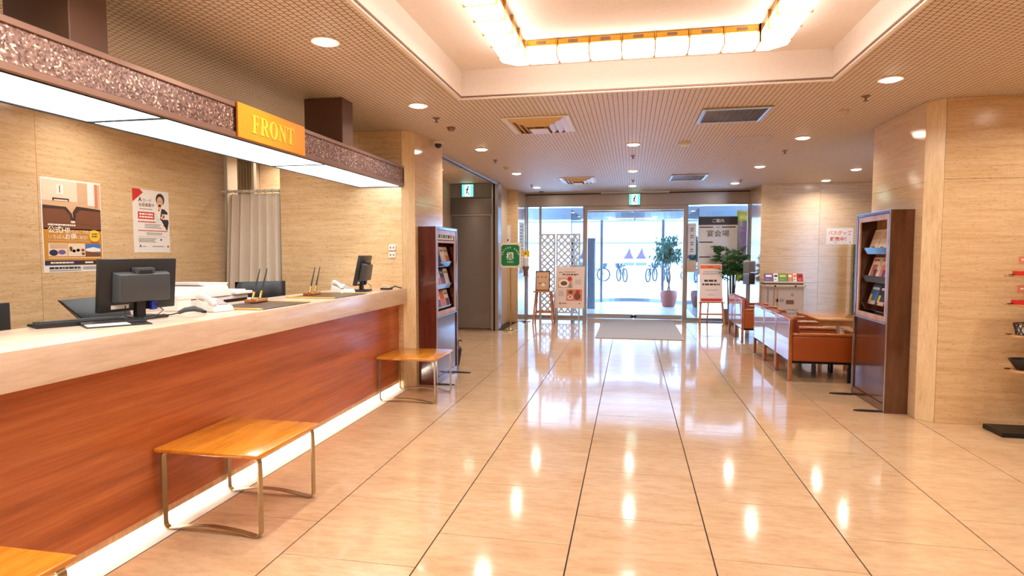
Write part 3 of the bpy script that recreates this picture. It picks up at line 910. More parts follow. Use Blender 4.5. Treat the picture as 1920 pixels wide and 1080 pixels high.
# ---- staff side: back desk, printer, chair, dark monitor
bd = thing('work_desk', (-3.40, 2.2, 0), 'low work desk behind the reception counter', 'desk')
part(bd, 'top', MB().box(-3.72, -3.12, -0.4, 4.72, 0.72, 0.75), 'light_wood', 0.003, w=True)
for y in (-0.36, 2.2, 4.66):
    part(bd, 'side', MB().box(-3.70, -3.14, y, y + 0.03, 0.0, 0.719), 'light_wood', w=True)
pr = thing('printer', (-3.42, 4.12, 0.75), 'off-white multifunction printer behind the counter', 'printer')
part(pr, 'body', MB().box(-.24, .24, -.42, .42, 0.0, 0.40), 'printer_white', 0.012, 3)
part(pr, 'paper_slot', MB().box(.19, .2415, .10, .40, .30, .375), 'black_gap', 0.003)
part(pr, 'scanner_lid', MB().hexa([(-.24, -.42, .402), (.25, -.42, .402), (.25, .20, .402), (-.24, .20, .402)], [(-.24, -.40, .47), (.22, -.40, .47), (.22, .18, .49), (-.24, .18, .49)]), 'printer_white', 0.01, 3)
part(pr, 'feeder', MB().hexa([(-.20, .0, .491), (.12, .0, .491), (.12, .28, .455), (-.20, .28, .455)], [(-.20, .0, .515), (.10, .0, .515), (.10, .36, .50), (-.20, .36, .50)]), 'printer_white', 0.006, 2)
part(pr, 'output_tray', MB().box(-.18, .27, .22, .44, .405, .43), 'printer_white', 0.006)
part(pr, 'paper_stack', MB().box(-.12, .22, .24, .41, .4305, .442), 'paper')
ct = thing('paper_tray', (-3.22, 4.58, 0.75), 'black paper tray standing by the printer', 'tray')
part(ct, 'tray', MB().box(-.08, .06, -.02, .13, 0.0, 0.33), 'black_plastic', 0.004)
part(ct, 'paper', MB().box(-.07, .05, -.01, .12, 0.3305, 0.355), 'paper', 0.001)
dm = monitor((-3.42, 2.45, 0.75), 0, 0.56, 0.36, 0.11, 'plain black monitor on the low work desk behind the counter', 0.0, False, False)

oc = thing('office_chair', (-3.52, 5.22, 0), 'black tufted leather office chair behind the counter', 'chair', None, math.radians(-45))
# local: backrest plane faces +x? width along y
n1, n2 = 15, 9
g = MB(); vs = []; 
BW, BH, BZ = 0.46, 0.58, 0.64
but = [(-.11, .43), (.11, .43), (0, .30), (-.11, .17), (.11, .17), (-.2, .30), (.2, .30)]
for side in (1, -1):
    for j in range(n2):
        for i in range(n1):
            y = (i / (n1 - 1) - .5) * BW; z = j / (n2 - 1) * BH
            e = min(1.0, min(BW / 2 - abs(y), z, BH - z) / 0.05)
            d = 0.045 * math.sqrt(max(0, e * (2 - e)))
            for (by, bz) in but:
                q = math.hypot(y - by, z - bz)
                d -= 0.022 * math.exp(-(q / .035) ** 2)
            vs.append((side * d, y, BZ + z))
fs = []
for s in range(2):
    o = s * n1 * n2
    for j in range(n2 - 1):
        for i in range(n1 - 1):
            fs.append((o + j * n1 + i, o + j * n1 + i + 1, o + (j + 1) * n1 + i + 1, o + (j + 1) * n1 + i))
g.add(vs, fs)
part(oc, 'backrest', g, 'black_leather', angle=80)
for (by, bz) in but[:5]:
    part(oc, 'button', MB().lathe([(0, .0), (.011, .0), (.009, .006), (0, .008)], (0, 0, 0), 10), 'black_plastic').matrix_local = Matrix.Translation((0.024, by, BZ + bz)) @ Matrix.Rotation(PI / 2, 4, 'Y')
part(oc, 'seat', MB().box(-.50, -.02, -.24, .24, .46, .55), 'black_leather', 0.03, 4)
part(oc, 'back_bar', MB().box(-.06, .0, -.03, .03, .47, .70), 'black_metal', 0.004)
part(oc, 'column', MB().cyl((-.26, 0, .08), (-.26, 0, .459), .03), 'chrome')
for i in range(5):
    a = 2 * PI * i / 5 + .3
    lg = part(oc, 'leg', MB().tube([(-.26, 0, .09), (-.26 + .27 * math.cos(a), .27 * math.sin(a), .065)], [.025, .016], 8), 'black_metal')
    part(lg, 'castor', MB().cyl((-.26 + .27 * math.cos(a) - .02, .27 * math.sin(a), .026), (-.26 + .27 * math.cos(a) + .02, .27 * math.sin(a), .026), .025, n=12), 'black_plastic')

# ---- posters behind the desk
def sheet_thing(name, O, R, U, w, h, mat, label, cat, th=0.0012, group=None):
    O = Vector(O); R = Vector(R); U = Vector(U); Nn = R.cross(U)
    t = thing(name, O + R * (w / 2), label, cat, group)
    s = Sheet(O + Nn * 0.0006, R, U)
    mb = MB(); s.slab(mb, 0, 0, w, h, 0, th)
    part(t, 'sheet', mb, mat, w=True)
    s.O = s.O + s.Nn * th
    return t, s
p1, s = sheet_thing('poster', (-4.72, 4.07, 1.332), (0, 1, 0), (0, 0, 1), 0.565, 0.788, 'paper', 'hotel poster with armchair photo and gold text panel on the stone wall', 'poster')
Wd = 0.565
s.rect('ink_tan', 0.012, 0.47, Wd - .008, .772); s.rect('paper_cream', 0.012, .60, .33, .772, 2)
s.rect('ink_tan', .33, .60, .43, .772, 2); s.rect('paper', .43, .58, .52, .772, 3); s.rect('ink_salmon', .50, .56, .53, .772, 4)
s.rect('paper', .14, .66, .20, .74, 3); s.rect('ink_darkbrown', .165, .67, .172, .73, 4); s.rect('ink_darkbrown', .10, .60, .25, .625, 4); s.rect('paper_cream', .112, .60, .238, .613, 5)
s.poly('ink_darkbrown', [(.012, .56), (.22, .555), (.27, .50), (.29, .44), (.012, .44)], 4)
s.poly('ink_darkbrown', [(.29, .44), (.28, .51), (.32, .565), (.557, .55), (.557, .44)], 4)
s.poly('ink_brown', [(.012, .53), (.20, .535), (.25, .49), (.26, .42), (.012, .40)], 5)
s.poly('ink_brown', [(.30, .42), (.31, .50), (.35, .535), (.557, .53), (.557, .40)], 5)
s.rect('ink_brown', .012, .36, Wd - .008, .42, 3); s.rect('ink_gold', .012, .10, Wd - .008, .37, 3)
s.lines('ink_white', .05, .30, .393, .014, 1, .02, 6)
s.text('ink_white', '公式HP', .045, .335, .062, 7, bold=.0012); s.text('ink_white', 'からのご予約で', .225, .333, .034, 7)
s.text('ink_white', 'いちばん', .045, .285, .040, 7); s.text('ink_white', 'お得', .195, .283, .055, 7, bold=.001); s.text('ink_white', 'に宿泊！', .300, .285, .034, 7)
s.disc('ink_yellow', .485, .315, .052, lev=6); s.lines('ink_brown', .455, .515, .325, .012, 2, .022, 7); s.rect('ink_red', .445, .253, .525, .262, 6)
s.lines('ink_tan', .045, .42, .262, .007, 1, .01, 6)
s.rect('paper_cream', .045, .135, .215, .245, 5); s.disc('ink_navy', .09, .165, .038, .026, 6); s.rect('ink_tan', .06, .20, .21, .24, 6); s.disc('ink_purple', .165, .17, .035, .02, 6)
s.rect('paper_cream', .222, .135, .385, .245, 5)
for i in range(9): s.disc(random.choice(['ink_brown', 'ink_gold', 'ink_tan', 'ink_darkbrown']), random.uniform(.24, .37), random.uniform(.15, .23), .016, .012, 6)
s.rect('ink_blue', .392, .135, .54, .245, 5); s.poly('ink_white', [(.392, .17), (.54, .175), (.54, .20), (.47, .215), (.392, .20)], 6); s.poly('ink_brown', [(.392, .135), (.54, .135), (.54, .16), (.392, .18)], 7)
s.lines('ink_white', .045, .54, .118, .006, 1, .01, 6)
s.rect('ink_navy', .012, .062, .33, .10, 5); s.rect('ink_darkbrown', .33, .062, .557, .10, 5); s.lines('ink_white', .06, .27, .074, .014, 1, .02, 6); s.rect('ink_white', .38, .074, .46, .088, 6)
s.lines('ink', .05, .34, .028, .018, 1, .02, 3); s.lines('ink_grey', .36, .53, .036, .008, 2, .014, 3); s.lines('ink_grey', .05, .34, .012, .006, 1, .02, 3)
s.flush(p1)
p2, s = sheet_thing('poster', (-4.72, 4.99, 1.50), (0, 1, 0), (0, 0, 1), 0.463, 0.62, 'paper', 'white membership poster with red corner and woman in dark suit', 'poster')
s.poly('ink_red', [(0, .62), (0, .49), (.13, .59), (.09, .62)], 1)
s.text('ink', 'A', .07, .50, .06, 2, bold=.0015); s.text('ink', 'カード', .118, .50, .040, 2); s.text('ink_brown', '会員募集中', .07, .455, .040, 2)
s.lines('ink_grey', .08, .24, .425, .008, 1, .02, 2)
s.rect('ink_red', .06, .33, .265, .40, 2); s.lines('ink_white', .075, .25, .37, .017, 1, .02, 3); s.lines('ink_white', .075, .25, .342, .017, 1, .02, 3)
s.poly('ink', [(.31, .42), (.345, .445), (.40, .44), (.44, .41), (.452, .30), (.43, .22), (.40, .26), (.36, .32), (.31, .36)], 2)
s.poly('ink_white', [(.30, .45), (.36, .445), (.335, .33), (.29, .37)], 3); s.rect('ink_red', .315, .42, .335, .435, 4)
s.rect('ink_skin', .32, .44, .352, .48, 4); s.disc('ink', .347, .535, .056, .062, 3); s.disc('ink_skin', .342, .513, .040, .052, 4)
for dx in (-.016, .016): s.disc('ink', .342 + dx, .518, .006, .003, 5)
s.poly('ink_salmon', [(.33, .487), (.354, .487), (.348, .481), (.336, .481)], 5); s.poly('ink_salmon', [(.340, .502), (.346, .502), (.343, .512)], 5)
s.rect('paper', .365, .335, .45, .39, 4); s.poly('ink_red', [(.372, .36), (.38, .382), (.395, .378), (.40, .36), (.385, .345)], 5)
s.disc('ink_skin', .36, .352, .018, .014, 5)
s.rect('board_grey', .285, .31, .335, .40, 2)
s.lines('ink_red', .06, .28, .298, .011, 1, .02, 2); s.lines('ink_grey', .14, .36, .275, .007, 3, .016, 2, .3); s.lines('ink_red', .38, .42, .268, .010, 1, .02, 2)
s.lines('ink_red', .06, .43, .212, .009, 1, .02, 2); s.lines('ink_grey', .16, .36, .19, .007, 2, .015, 2)
s.rect('ink_grey', .06, .155, .43, .157, 2); s.lines('ink_grey', .06, .30, .135, .006, 4, .011, 2, .2); s.disc('ink', .345, .128, .010, lev=2)
s.text('ink', 'A', .065, .05, .04, 2, bold=.001); s.lines('ink_grey', .105, .15, .055, .008, 1, .02, 2); s.lines('ink_grey', .23, .38, .055, .010, 1, .02, 2); s.rect('ink_red', .425, .05, .445, .07, 2)
s.flush(p2)

# ---- curtain on its rod, folded partition behind it
cu = thing('curtain', (-4.31, 6.25, 0.02), 'pleated beige curtain on a white rod beside the stone wall', 'curtain')
part(cu, 'rod', MB().cyl((-4.70, 6.25, 2.205), (-3.925, 6.25, 2.205), .016, n=12), 'white_plastic', w=True)
nx, nz = 140, 14
vs = []; fs = []
for j in range(nz + 1):
    z = 0.03 + (2.175 - 0.03) * j / nz
    sp = 1 - j / nz
    for i in range(nx + 1):
        u = i / nx
        x = -4.60 + 0.655 * u - 0.12 * sp * (1 - u)
        fold = math.sin(u * 2 * PI * 6 + .6 * math.sin(u * 9))
        y = 6.25 + (0.026 + 0.034 * (0.3 + 0.7 * sp)) * fold
        vs.append((x, y, z))
for j in range(nz):
    for i in range(nx):
        a = j * (nx + 1) + i
        fs.append((a, a + 1, a + nx + 2, a + nx + 1))
cl = part(cu, 'cloth', MB().add(vs, fs), 'curtain', w=True, angle=180)
cl.modifiers.new('thick', 'SOLIDIFY').thickness = 0.003
for i in range(8):
    x = -4.60 + 0.655 * i / 7
    pts = [(x, 6.25 + 0.02 * math.cos(2 * PI * k / 10), 2.203 + 0.022 * math.sin(2 * PI * k / 10)) for k in range(10)]
    part(cu, 'ring', MB().tube(pts, 0.003, 5, True), 'mat_gold', w=True)
fp = thing('folding_partition', (-4.62, 6.62, 0.0), 'cream accordion partition folded up behind the curtain', 'partition')
vs = []; fs = []; nf = 10
for i in range(nf + 1):
    x = -4.72 + 0.20 * i / nf; y = 6.58 + (0.05 if i % 2 else 0)
    vs += [(x, y, 0.02), (x, y, 2.74)]
for i in range(nf): fs.append((2 * i, 2 * i + 2, 2 * i + 3, 2 * i + 1))
fc = part(fp, 'folds', MB().add(vs, fs), 'drape_cream', w=True); fc.modifiers.new('thick', 'SOLIDIFY').thickness = 0.006
part(fp, 'end_post', MB().box(-4.52, -4.50, 6.58, 6.64, 0.0, 2.76), 'drape_cream', 0.003, w=True)
part(fp, 'top_rail', MB().box(-4.90, -3.92, 6.59, 6.63, 2.77, ZC - .001), 'black_metal', w=True)
# outlets on the pier face
so = thing('wall_outlet', (-2.56, 6.1995, 1.44), 'white wall outlet plates on the stone pier above the counter', 'outlet')
for z in (1.44, 1.52):
    pl = part(so, 'plate', MB().box(-2.605, -2.525, 6.188, 6.1995, z, z + .065), 'white_plastic', 0.003, w=True)
    for dx in (-.018, .018):
        part(pl, 'socket', MB().box(-2.565 + dx - .009, -2.565 + dx + .009, 6.1865, 6.1879, z + .022, z + .045), 'ink_grey', w=True)
# ================================================================ CEILING FITTINGS
ch_ = thing('ring_chandelier', (0.037, 2.5, 2.92), 'rectangular ring chandelier of glowing white blocks with gold frames in the ceiling coffer', 'chandelier')
IX0, IX1, IY0, IY1, BD = -0.775, 0.845, 0.62, 4.41, 0.20
Z0, Z1 = 2.925, 3.005
def block(x0, x1, y0, y1):
    part(ch_, 'light_block', MB().box(x0 + .004, x1 - .004, y0 + .004, y1 - .004, Z0, Z1), 'block_light', 0.02, 3, w=True)
nb = 7
for i in range(nb):
    a, b = IX0 + (IX1 - IX0) * i / nb, IX0 + (IX1 - IX0) * (i + 1) / nb
    for (y0, y1, yi, sgn) in ((IY1, IY1 + BD, IY1, -1), (IY0 - BD, IY0, IY0, 1)):
        block(a, b, y0, y1)
        part(ch_, 'gold_box', MB().box(a + .006, b - .006, y0 + .01, y1 - .01, Z1 + .0005, CZ - .0005), 'gold', 0.002, w=True)
        yy = (y0 + .01) if sgn < 0 else (y1 - .01)
        part(ch_, 'slot', MB().box((a + b) / 2 - .035, (a + b) / 2 + .035, yy - .003, yy + .003, Z1 + .012, CZ - .014), 'bronze', w=True)
        part(ch_, 'fin', MB().box(b - .004, b + .004, y0 - .004, y1 + .004, Z0 + .004, CZ - .001), 'gold', w=True)
nl = 16
for i in range(nl):
    a, b = IY0 + (IY1 - IY0) * i / nl, IY0 + (IY1 - IY0) * (i + 1) / nl
    for (x0, x1, xi) in ((IX0 - BD, IX0, IX0), (IX1, IX1 + BD, IX1)):
        block(x0, x1, a, b)
        part(ch_, 'gold_box', MB().box(x0 + .01, x1 - .01, a + .006, b - .006, Z1 + .0005, CZ - .0005), 'gold', 0.002, w=True)
        part(ch_, 'fin', MB().box(x0 - .004, x1 + .004, b - .004, b + .004, Z0 + .004, CZ - .001), 'gold', w=True)
for (sx, x) in ((-1, IX0), (1, IX1)):
    for (sy, y) in ((-1, IY0), (1, IY1)):
        c1 = 0.10
        pts = [(x, y), (x + sx * BD, y), (x + sx * BD, y + sy * (BD - c1)), (x + sx * (BD - c1), y + sy * BD), (x, y + sy * BD)]
        if sx * sy < 0: pts = pts[::-1]
        part(ch_, 'light_block', MB().prism(pts, Z0, Z1), 'block_light', 0.015, 3, w=True)
        part(ch_, 'gold_box', MB().prism([(p[0] * .9 + (x + sx * .1) * .1, p[1] * .9 + (y + sy * .1) * .1) for p in pts], Z1 + .0005, CZ - .0005), 'gold', w=True)

DL = {}
def downlight(x, y, label, energy=1.0, group='recessed downlights in the patterned ceiling'):
    if not DL:
        DL['trim'] = MB().lathe([(.066, -.0005), (.088, -.0005), (.090, -.004), (.084, -.010), (.070, -.008), (.066, -.0005)], n=28).mesh('trim', 'trim_white')
        DL['lens'] = MB().lathe([(.0655, -.0006), (.0655, -.0105), (.055, -.017), (.03, -.021), (.0, -.022)], n=28).mesh('lens', 'lamp_white')
        ld = bpy.data.lights.new('bulb', 'AREA'); ld.shape = 'DISK'; ld.size = 0.13; ld.energy = DOWNLIGHT_W
        ld.color = (1.0, 0.91, 0.80)
        ld.spread = math.radians(150)
        DL['bulb'] = ld
    t = thing('downlight', (x, y, ZC), label, 'ceiling light', group)
    put('trim', DL['trim'], t); put('lens', DL['lens'], t)
    put('bulb', DL['bulb'], t, (0, 0, -0.024))
    return t
for x, y, lb in (
    (-1.89, 3.53, 'round downlight in the ceiling in front of the FRONT sign'),
    (-1.89, 5.2, 'round downlight in the ceiling beside the canopy duct nearest the pier'),
    (-1.89, 7.53, 'round downlight just past the dome camera on the pier side'),
    (-1.89, 9.93, 'round downlight in front of the steel alcove door'),
    (-1.89, 12.12, 'round downlight above the stool with the framed menu'),
    (0.015, 7.55, 'round downlight between the white smoke detector and the nearer air outlet'),
    (0.015, 9.98, 'round downlight over the walkway between the two sprinkler heads'),
    (0.015, 12.19, 'round downlight over the door mat, next to the hanging exit sign'),
    (1.925, 5.12, 'round downlight between the coffer corner and the right pier'),
    (1.925, 7.5, 'round downlight beside the ceiling access hatch'),
    (1.925, 9.85, 'round downlight above the gap between the armchair groups'),
    (1.925, 12.1, 'round downlight above the lady palm and easel sign'),
    (3.49, 10.48, 'round downlight over the lounge table before the leaflet desk'),
    (3.49, 11.98, 'round downlight close to the far stone wall above the notice'),
    (1.925, 3.53, 'round downlight beside the coffer on the souvenir shelf side'),
    (-4.1, 2.6, 'round downlight behind the counter, beside the armchair poster'),
    (-4.1, 4.3, 'round downlight behind the counter, above the printer'),
    (-3.55, 5.25, 'added round downlight behind the counter, above the tufted office chair'),  # added lamp, brightens the pier face and back wall
    (-3.55, 1.7, 'added round downlight behind the counter, above the low work desk'),  # added lamp, brightens the wall behind the counter
    (-4.1, 0.9, 'round downlight behind the counter, beyond the dark monitor'),
    (3.35, 3.2, 'added round downlight by the right wall, away from the souvenir shelf'),  # added out-of-view lamp for more even room light
    (3.35, 5.0, 'added round downlight directly above the souvenir shelf')):  # likewise an added lamp, evens the light on this side
    downlight(x, y, lb)
downlight(-3.02, 9.2, 'added round downlight inside the lift alcove before the steel door')  # unseen lamp added to brighten the steel door
downlight(-4.35, 6.95, 'added round downlight in the passage behind the curtain')  # unseen lamp added to lift the dark passage
for (x, y) in ((-1.89, 1.9), (1.925, 1.9), (-1.89, 0.3), (1.925, 0.3), (0.015, -1.4)):  # out-of-view lamps added to even out the lobby light
    downlight(x, y, 'added round downlight beside the chandelier coffer, away from the entrance')

def sprinkler(x, y, label):
    t = thing('sprinkler', (x, y, ZC), label, 'sprinkler', 'sprinkler heads in the ceiling')
    part(t, 'escutcheon', MB().lathe([(.0, -.0004), (.035, -.0004), (.032, -.010), (.012, -.014), (0, -.014)][::-1], n=16), 'bronze')
    part(t, 'head', MB().lathe([(.0, -.045), (.022, -.045), (.022, -.041), (.008, -.036), (.010, -.0145), (0, -.0145)], n=12), 'bronze')
for x, y, lb in ((-1.892, 5.72, 'small bronze sprinkler head between the coffer corner and the pier'),
    (-1.917, 8.45, 'small bronze sprinkler head beside the shutter rail'),
    (-1.926, 11.71, 'small bronze sprinkler head near the far left stone block'),
    (0.013, 8.45, 'small bronze sprinkler head over the walkway past the white smoke detector'),
    (0.023, 11.3, 'small bronze sprinkler head between the stepped air outlet and the far grille'),
    (1.931, 5.63, 'small bronze sprinkler head in front of the right pier'),
    (1.945, 8.4, 'small bronze sprinkler head above the row of three armchairs'),
    (1.946, 11.6, 'small bronze sprinkler head above the pair of armchairs')):
    sprinkler(x, y, lb)
def detector(x, y, r, label, mat='white_plastic'):
    t = thing('smoke_detector', (x, y, ZC), label, 'detector', 'detectors on the ceiling')
    part(t, 'base', MB().lathe([(0, -.012), (r, -.012), (r, -.0004), (0, -.0004)], n=24), mat)
    part(t, 'cap', MB().lathe([(0, -.040), (r * .55, -.038), (r * .85, -.024), (r * .9, -.0125), (0, -.0125)], n=24), mat)
detector(0.62, 7.6, .075, 'white domed smoke detector between the vent grille and the walkway')
detector(-1.881, 6.18, .045, 'flat bronze detector cap on the ceiling near the stone pier', 'bronze')
detector(1.926, 6.14, .045, 'flat pale detector cap on the ceiling near the right pier', 'paint_beige')
detector(-1.92, 9.22, .045, 'flat pale detector cap on the ceiling outside the steel door', 'paint_beige')
detector(-1.92, 12.97, .05, 'flat dark detector cap on the ceiling near the entrance header', 'bronze')
dc = thing('dome_camera', (-2.26, 6.9, ZC), 'white ceiling mounted security camera with black dome by the pier', 'camera')
part(dc, 'housing', MB().lathe([(0, -.035), (.05, -.035), (.06, -.025), (.06, -.0004), (0, -.0004)], n=24), 'white_plastic')
part(dc, 'dome', MB().lathe([(0, -.085), (.02, -.082), (.036, -.068), (.042, -.048), (.042, -.0355), (0, -.0355)], n=24), 'black_plastic')

def cassette(x0, x1, y0, y1, label):
    t = thing('air_conditioner', ((x0 + x1) / 2, (y0 + y1) / 2, ZC), label, 'air conditioner', 'ceiling air outlets')
    a, b = (x1 - x0) / 2, (y1 - y0) / 2
    part(t, 'frame', ring(MB(), -a + .05, a - .05, -b + .05, b - .05, .05, -.012, -.0005), 'white_plastic', 0.003)
    for k, (ins, zt, zb) in enumerate(((.05, -.002, -.030), (.11, -.012, -.044), (.17, -.02, -.056))):
        m = MB(); X, Y = a - ins, b - ins; w2 = .05
        for (p, q) in ((0, 1), (1, 2), (2, 3), (3, 0)):
            O = [(-X, -Y), (X, -Y), (X, Y), (-X, Y)]; I = [(-X + w2, -Y + w2), (X - w2, -Y + w2), (X - w2, Y - w2), (-X + w2, Y - w2)]
            m.hexa([(*O[p], zt - .004), (*O[q], zt - .004), (*I[q], zb - .004), (*I[p], zb - .004)], [(*O[p], zt), (*O[q], zt), (*I[q], zb), (*I[p], zb)])
        part(t, 'cone', m, 'cassette_gold')
    part(t, 'centre_plate', MB().box(-a + .24, a - .24, -b + .26, b - .26, -.075, -.066), 'cassette_gold', 0.003)
    part(t, 'hub', MB().box(-.04, .04, -.04, .04, -.0658, -.002), 'cassette_gold')
cassette(-1.27, -0.60, 5.82, 6.60, 'square stepped ceiling air outlet nearest the chandelier coffer')
cassette(-1.27, -0.63, 10.63, 11.45, 'square stepped ceiling air outlet near the entrance doors')
SL = MB().box(-.004, .004, -.27, .27, -.022, -.004).mesh('slat', 'grille_dark')
def grille(x0, x1, y0, y1, n, label):
    t = thing('vent_grille', ((x0 + x1) / 2, (y0 + y1) / 2, ZC), label, 'vent', 'ceiling vent grilles')
    a, b = (x1 - x0) / 2, (y1 - y0) / 2
    part(t, 'frame', ring(MB(), -a + .035, a - .035, -b + .035, b - .035, .035, -.020, -.0005), 'aluminium', 0.004)
    part(t, 'backing', MB().box(-a + .035, a - .035, -b + .035, b - .035, -.0035, -.0006), 'cassette_gold')
    me = MB().box(-.0045, .0045, -b + .036, b - .036, -.020, -.004).mesh('slat', 'grille_dark')
    for i in range(n):
        put('slat', me, t, (-a + .035 + (2 * a - .07) * (i + .5) / n, 0, 0), (0, .5, 0))
grille(0.635, 1.25, 5.82, 6.42, 22, 'louvred ceiling vent grille nearest the chandelier coffer')
grille(0.66, 1.27, 10.6, 11.38, 18, 'louvred ceiling vent grille near the entrance doors')
ah = thing('access_hatch', (1.36, 7.53, ZC), 'thin framed access hatch in the ceiling behind the vent grille', 'hatch')
part(ah, 'frame', ring(MB(), -.20, .20, -.22, .22, .012, -.004, -.0004), 'aluminium')
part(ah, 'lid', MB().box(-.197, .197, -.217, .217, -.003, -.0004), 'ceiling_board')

def exit_sign(x0, x1, y, z0, z1, label, rod):
    t = thing('exit_sign', ((x0 + x1) / 2, y, z0), label, 'exit sign', 'green emergency exit signs')
    w = (x1 - x0) / 2; h = z1 - z0
    part(t, 'case', MB().box(-w, w, 0, .05, 0, h), 'white_plastic', 0.004)
    part(t, 'face', MB().box(-w + .006, w - .006, -.003, -.0004, .006, h - .006), 'exit_green')
    m = MB().box(-w * .5, w * .5, -.0045, -.0032, .012, h - .012)
    part(t, 'doorway', m, 'exit_white')
    s = Sheet((0, -.0046, 0), (1, 0, 0), (0, 0, 1))
    s.disc('sign_green', .012, h * .78, h * .07, lev=1)
    s.poly('sign_green', [(-.02, h * .45), (.0, h * .42), (.022, h * .66), (.005, h * .72), (-.03, h * .62)], 1)
    s.poly('sign_green', [(-.02, h * .45), (.03, h * .30), (.04, h * .12), (.025, h * .12), (.012, h * .27), (-.03, h * .38)], 1)
    s.poly('sign_green', [(-.02, h * .45), (-.03, h * .30), (-.055, h * .25), (-.055, h * .20), (-.015, h * .26), (.0, h * .42)], 1)
    s.flush(t, 'running_figure', w=False)
    if rod: part(t, 'hanger', MB().cyl((0, .025, h + .0005), (0, .025, ZC - z0), .012), 'white_plastic')
exit_sign(-0.055, 0.185, 13.42, 2.535, 2.775, 'green lit exit sign hanging before the entrance header', True)
exit_sign(-3.19, -2.96, 11.15, 2.56, 2.80, 'green lit exit sign above the steel door in the alcove', False)

# ================================================================ BROCHURE RACKS
def rack(loc, side, W, D, Hh, zb, mat, label, name='brochure_rack'):
    """local: display face towards +x, width along y (0..W), back at x=0, depth D"""
    t = thing(name, loc, label, 'rack')
    sx = side
    def bx_(x0, x1, y0, y1, z0, z1): return MB().box(sx * x0, sx * x1, y0, y1, z0, z1)
    part(t, 'side_panel', bx_(0, D, 0, .035, 0, Hh), mat, 0.002)
    part(t, 'side_panel', bx_(0, D, W - .035, W, 0, Hh), mat, 0.002)
    part(t, 'top_panel', bx_(0, D, .0355, W - .0355, Hh - .03, Hh), mat, 0.002)
    part(t, 'back_panel', bx_(0, .012, .0355, W - .0355, .0, Hh - .031), mat)
    part(t, 'lower_panel', bx_(D - .03, D - .012, .0355, W - .0355, .08, zb), mat, 0.001)
    part(t, 'kick_board', bx_(D - .02, D - .002, .0355, W - .0355, 0.0, .079), mat, 0.001)
    m = MB()
    for a in ((D - .002, D + .004, 0, .006, 0, Hh), (D - .002, D + .004, W - .006, W, 0, Hh), (D - .002, D + .004, .006, W - .006, Hh - .006, Hh), (D - .008, D + .003, .036, W - .036, zb, zb + .010)):
        m.box(sx * a[0], sx * a[1], *a[2:])
    part(t, 'steel_edge', m, 'aluminium')
    # light wood frame around the display opening
    m = MB(); f = .055; z0, z1 = zb + .012, Hh - .032
    for a in ((.0355, .0355 + f, z0, z1), (W - .0355 - f, W - .0355, z0, z1), (.0355 + f, W - .0355 - f, z0, z0 + f), (.0355 + f, W - .0355 - f, z1 - f, z1)):
        m.box(sx * (D - .02), sx * (D - .006), *a)
    part(t, 'display_frame', m, 'light_wood', 0.001)
    return t
def rack_tray(t, side, y0, y1, x0, x1, z, h=.06):
    sx = side
    m = MB(); m.box(sx * x0, sx * x1, y0, y1, z - .004, z)
    m.hexa([(sx * x1, y0, z), (sx * (x1 + .004), y0, z), (sx * (x1 + .004), y1, z), (sx * x1, y1, z)], [(sx * (x1 + .015), y0, z + h), (sx * (x1 + .019), y0, z + h), (sx * (x1 + .019), y1, z + h), (sx * (x1 + .015), y1, z + h)])
    return part(t, 'clear_tray', m, 'acrylic')
BRO = ['paper', 'paper_pink', 'paper_cream', 'ink_salmon', 'ink_purple', 'ink_teal', 'board_grey']
def brochure(base, side, w, h, lean, cover, accents, label, group):
    """stands on a tray, leaning back; base = world centre of its foot; the cover faces +side*x"""
    t = thing('brochure', base, label, 'brochure', group)
    n = Vector((side * math.cos(lean), 0, math.sin(lean)))
    U = Vector((-side * math.sin(lean), 0, math.cos(lean)))
    R = U.cross(n)
    s = Sheet(Vector((0, 0, 0)) - R * (w / 2), R, U)
    mb = MB(); s.slab(mb, 0, 0, w, h, -.006, 0.0)
    part(t, 'cover', mb, cover)
    for (mat, x0, y0, x1, y1) in accents:
        s.rect(mat, x0 * w, y0 * h, x1 * w, y1 * h)
    s.flush(t, 'print', w=False)
    return t
# left rack against the polished pier side
RL = rack((-2.339, 6.39, 0), 1, 0.83, 0.21, 1.79, 0.76, 'mahogany', 'mahogany brochure rack standing against the pier at the end of the counter')
part(RL, 'header_sign', MB().box(.165, .19, .095, .735, 1.645, 1.735), 'paper', 0.001)
s = Sheet((.1905, .10, 1.655), (0, 1, 0), (0, 0, 1))
for i in range(6): s.rect('ink_teal' if i % 2 else 'ink_navy', .05 + i * .09, .012, .05 + i * .09 + .06, .058)
s.flush(RL, 'print', w=False)
part(RL, 'rail', MB().box(.16, .2, .092, .738, 1.61, 1.635), 'light_wood', 0.002)
part(RL, 'niche_back', MB().box(.0125, .018, .036, .794, .80, 1.60), 'walnut')
for lv, z in enumerate((1.335, 1.075, 0.815)):
    rack_tray(RL, 1, .092, .738, .02, .165, z, .055)
    for i in range(4):
        yy = 6.39 + .17 + .16 * i
        cov = [['paper', 'ink_purple', 'paper', 'paper_pink'], ['paper_pink', 'paper', 'ink_navy', 'paper'], ['ink_salmon', 'paper_pink', 'ink_orange', 'paper']][lv][i]
        brochure((-2.339 + .158, yy, z + .001), 1, .157, .238, .26, cov, [('ink_grey', .1, .75, .9, .85), (random.choice(['ink_purple', 'ink_salmon', 'ink_navy', 'board_grey']), .1, .1, .9, .55)],
                 [['white leaflet at the counter end', 'purple leaflet', 'white leaflet between purple and pink ones', 'pink leaflet'], ['pink leaflet', 'white leaflet beside the pink one', 'navy leaflet', 'white leaflet past the navy one'], ['salmon leaflet', 'pink leaflet', 'orange leaflet', 'white leaflet']][lv][i] + ' on the ' + ['top', 'middle', 'lowest'][lv] + ' tray of the mahogany rack', 'leaflets in the mahogany rack')
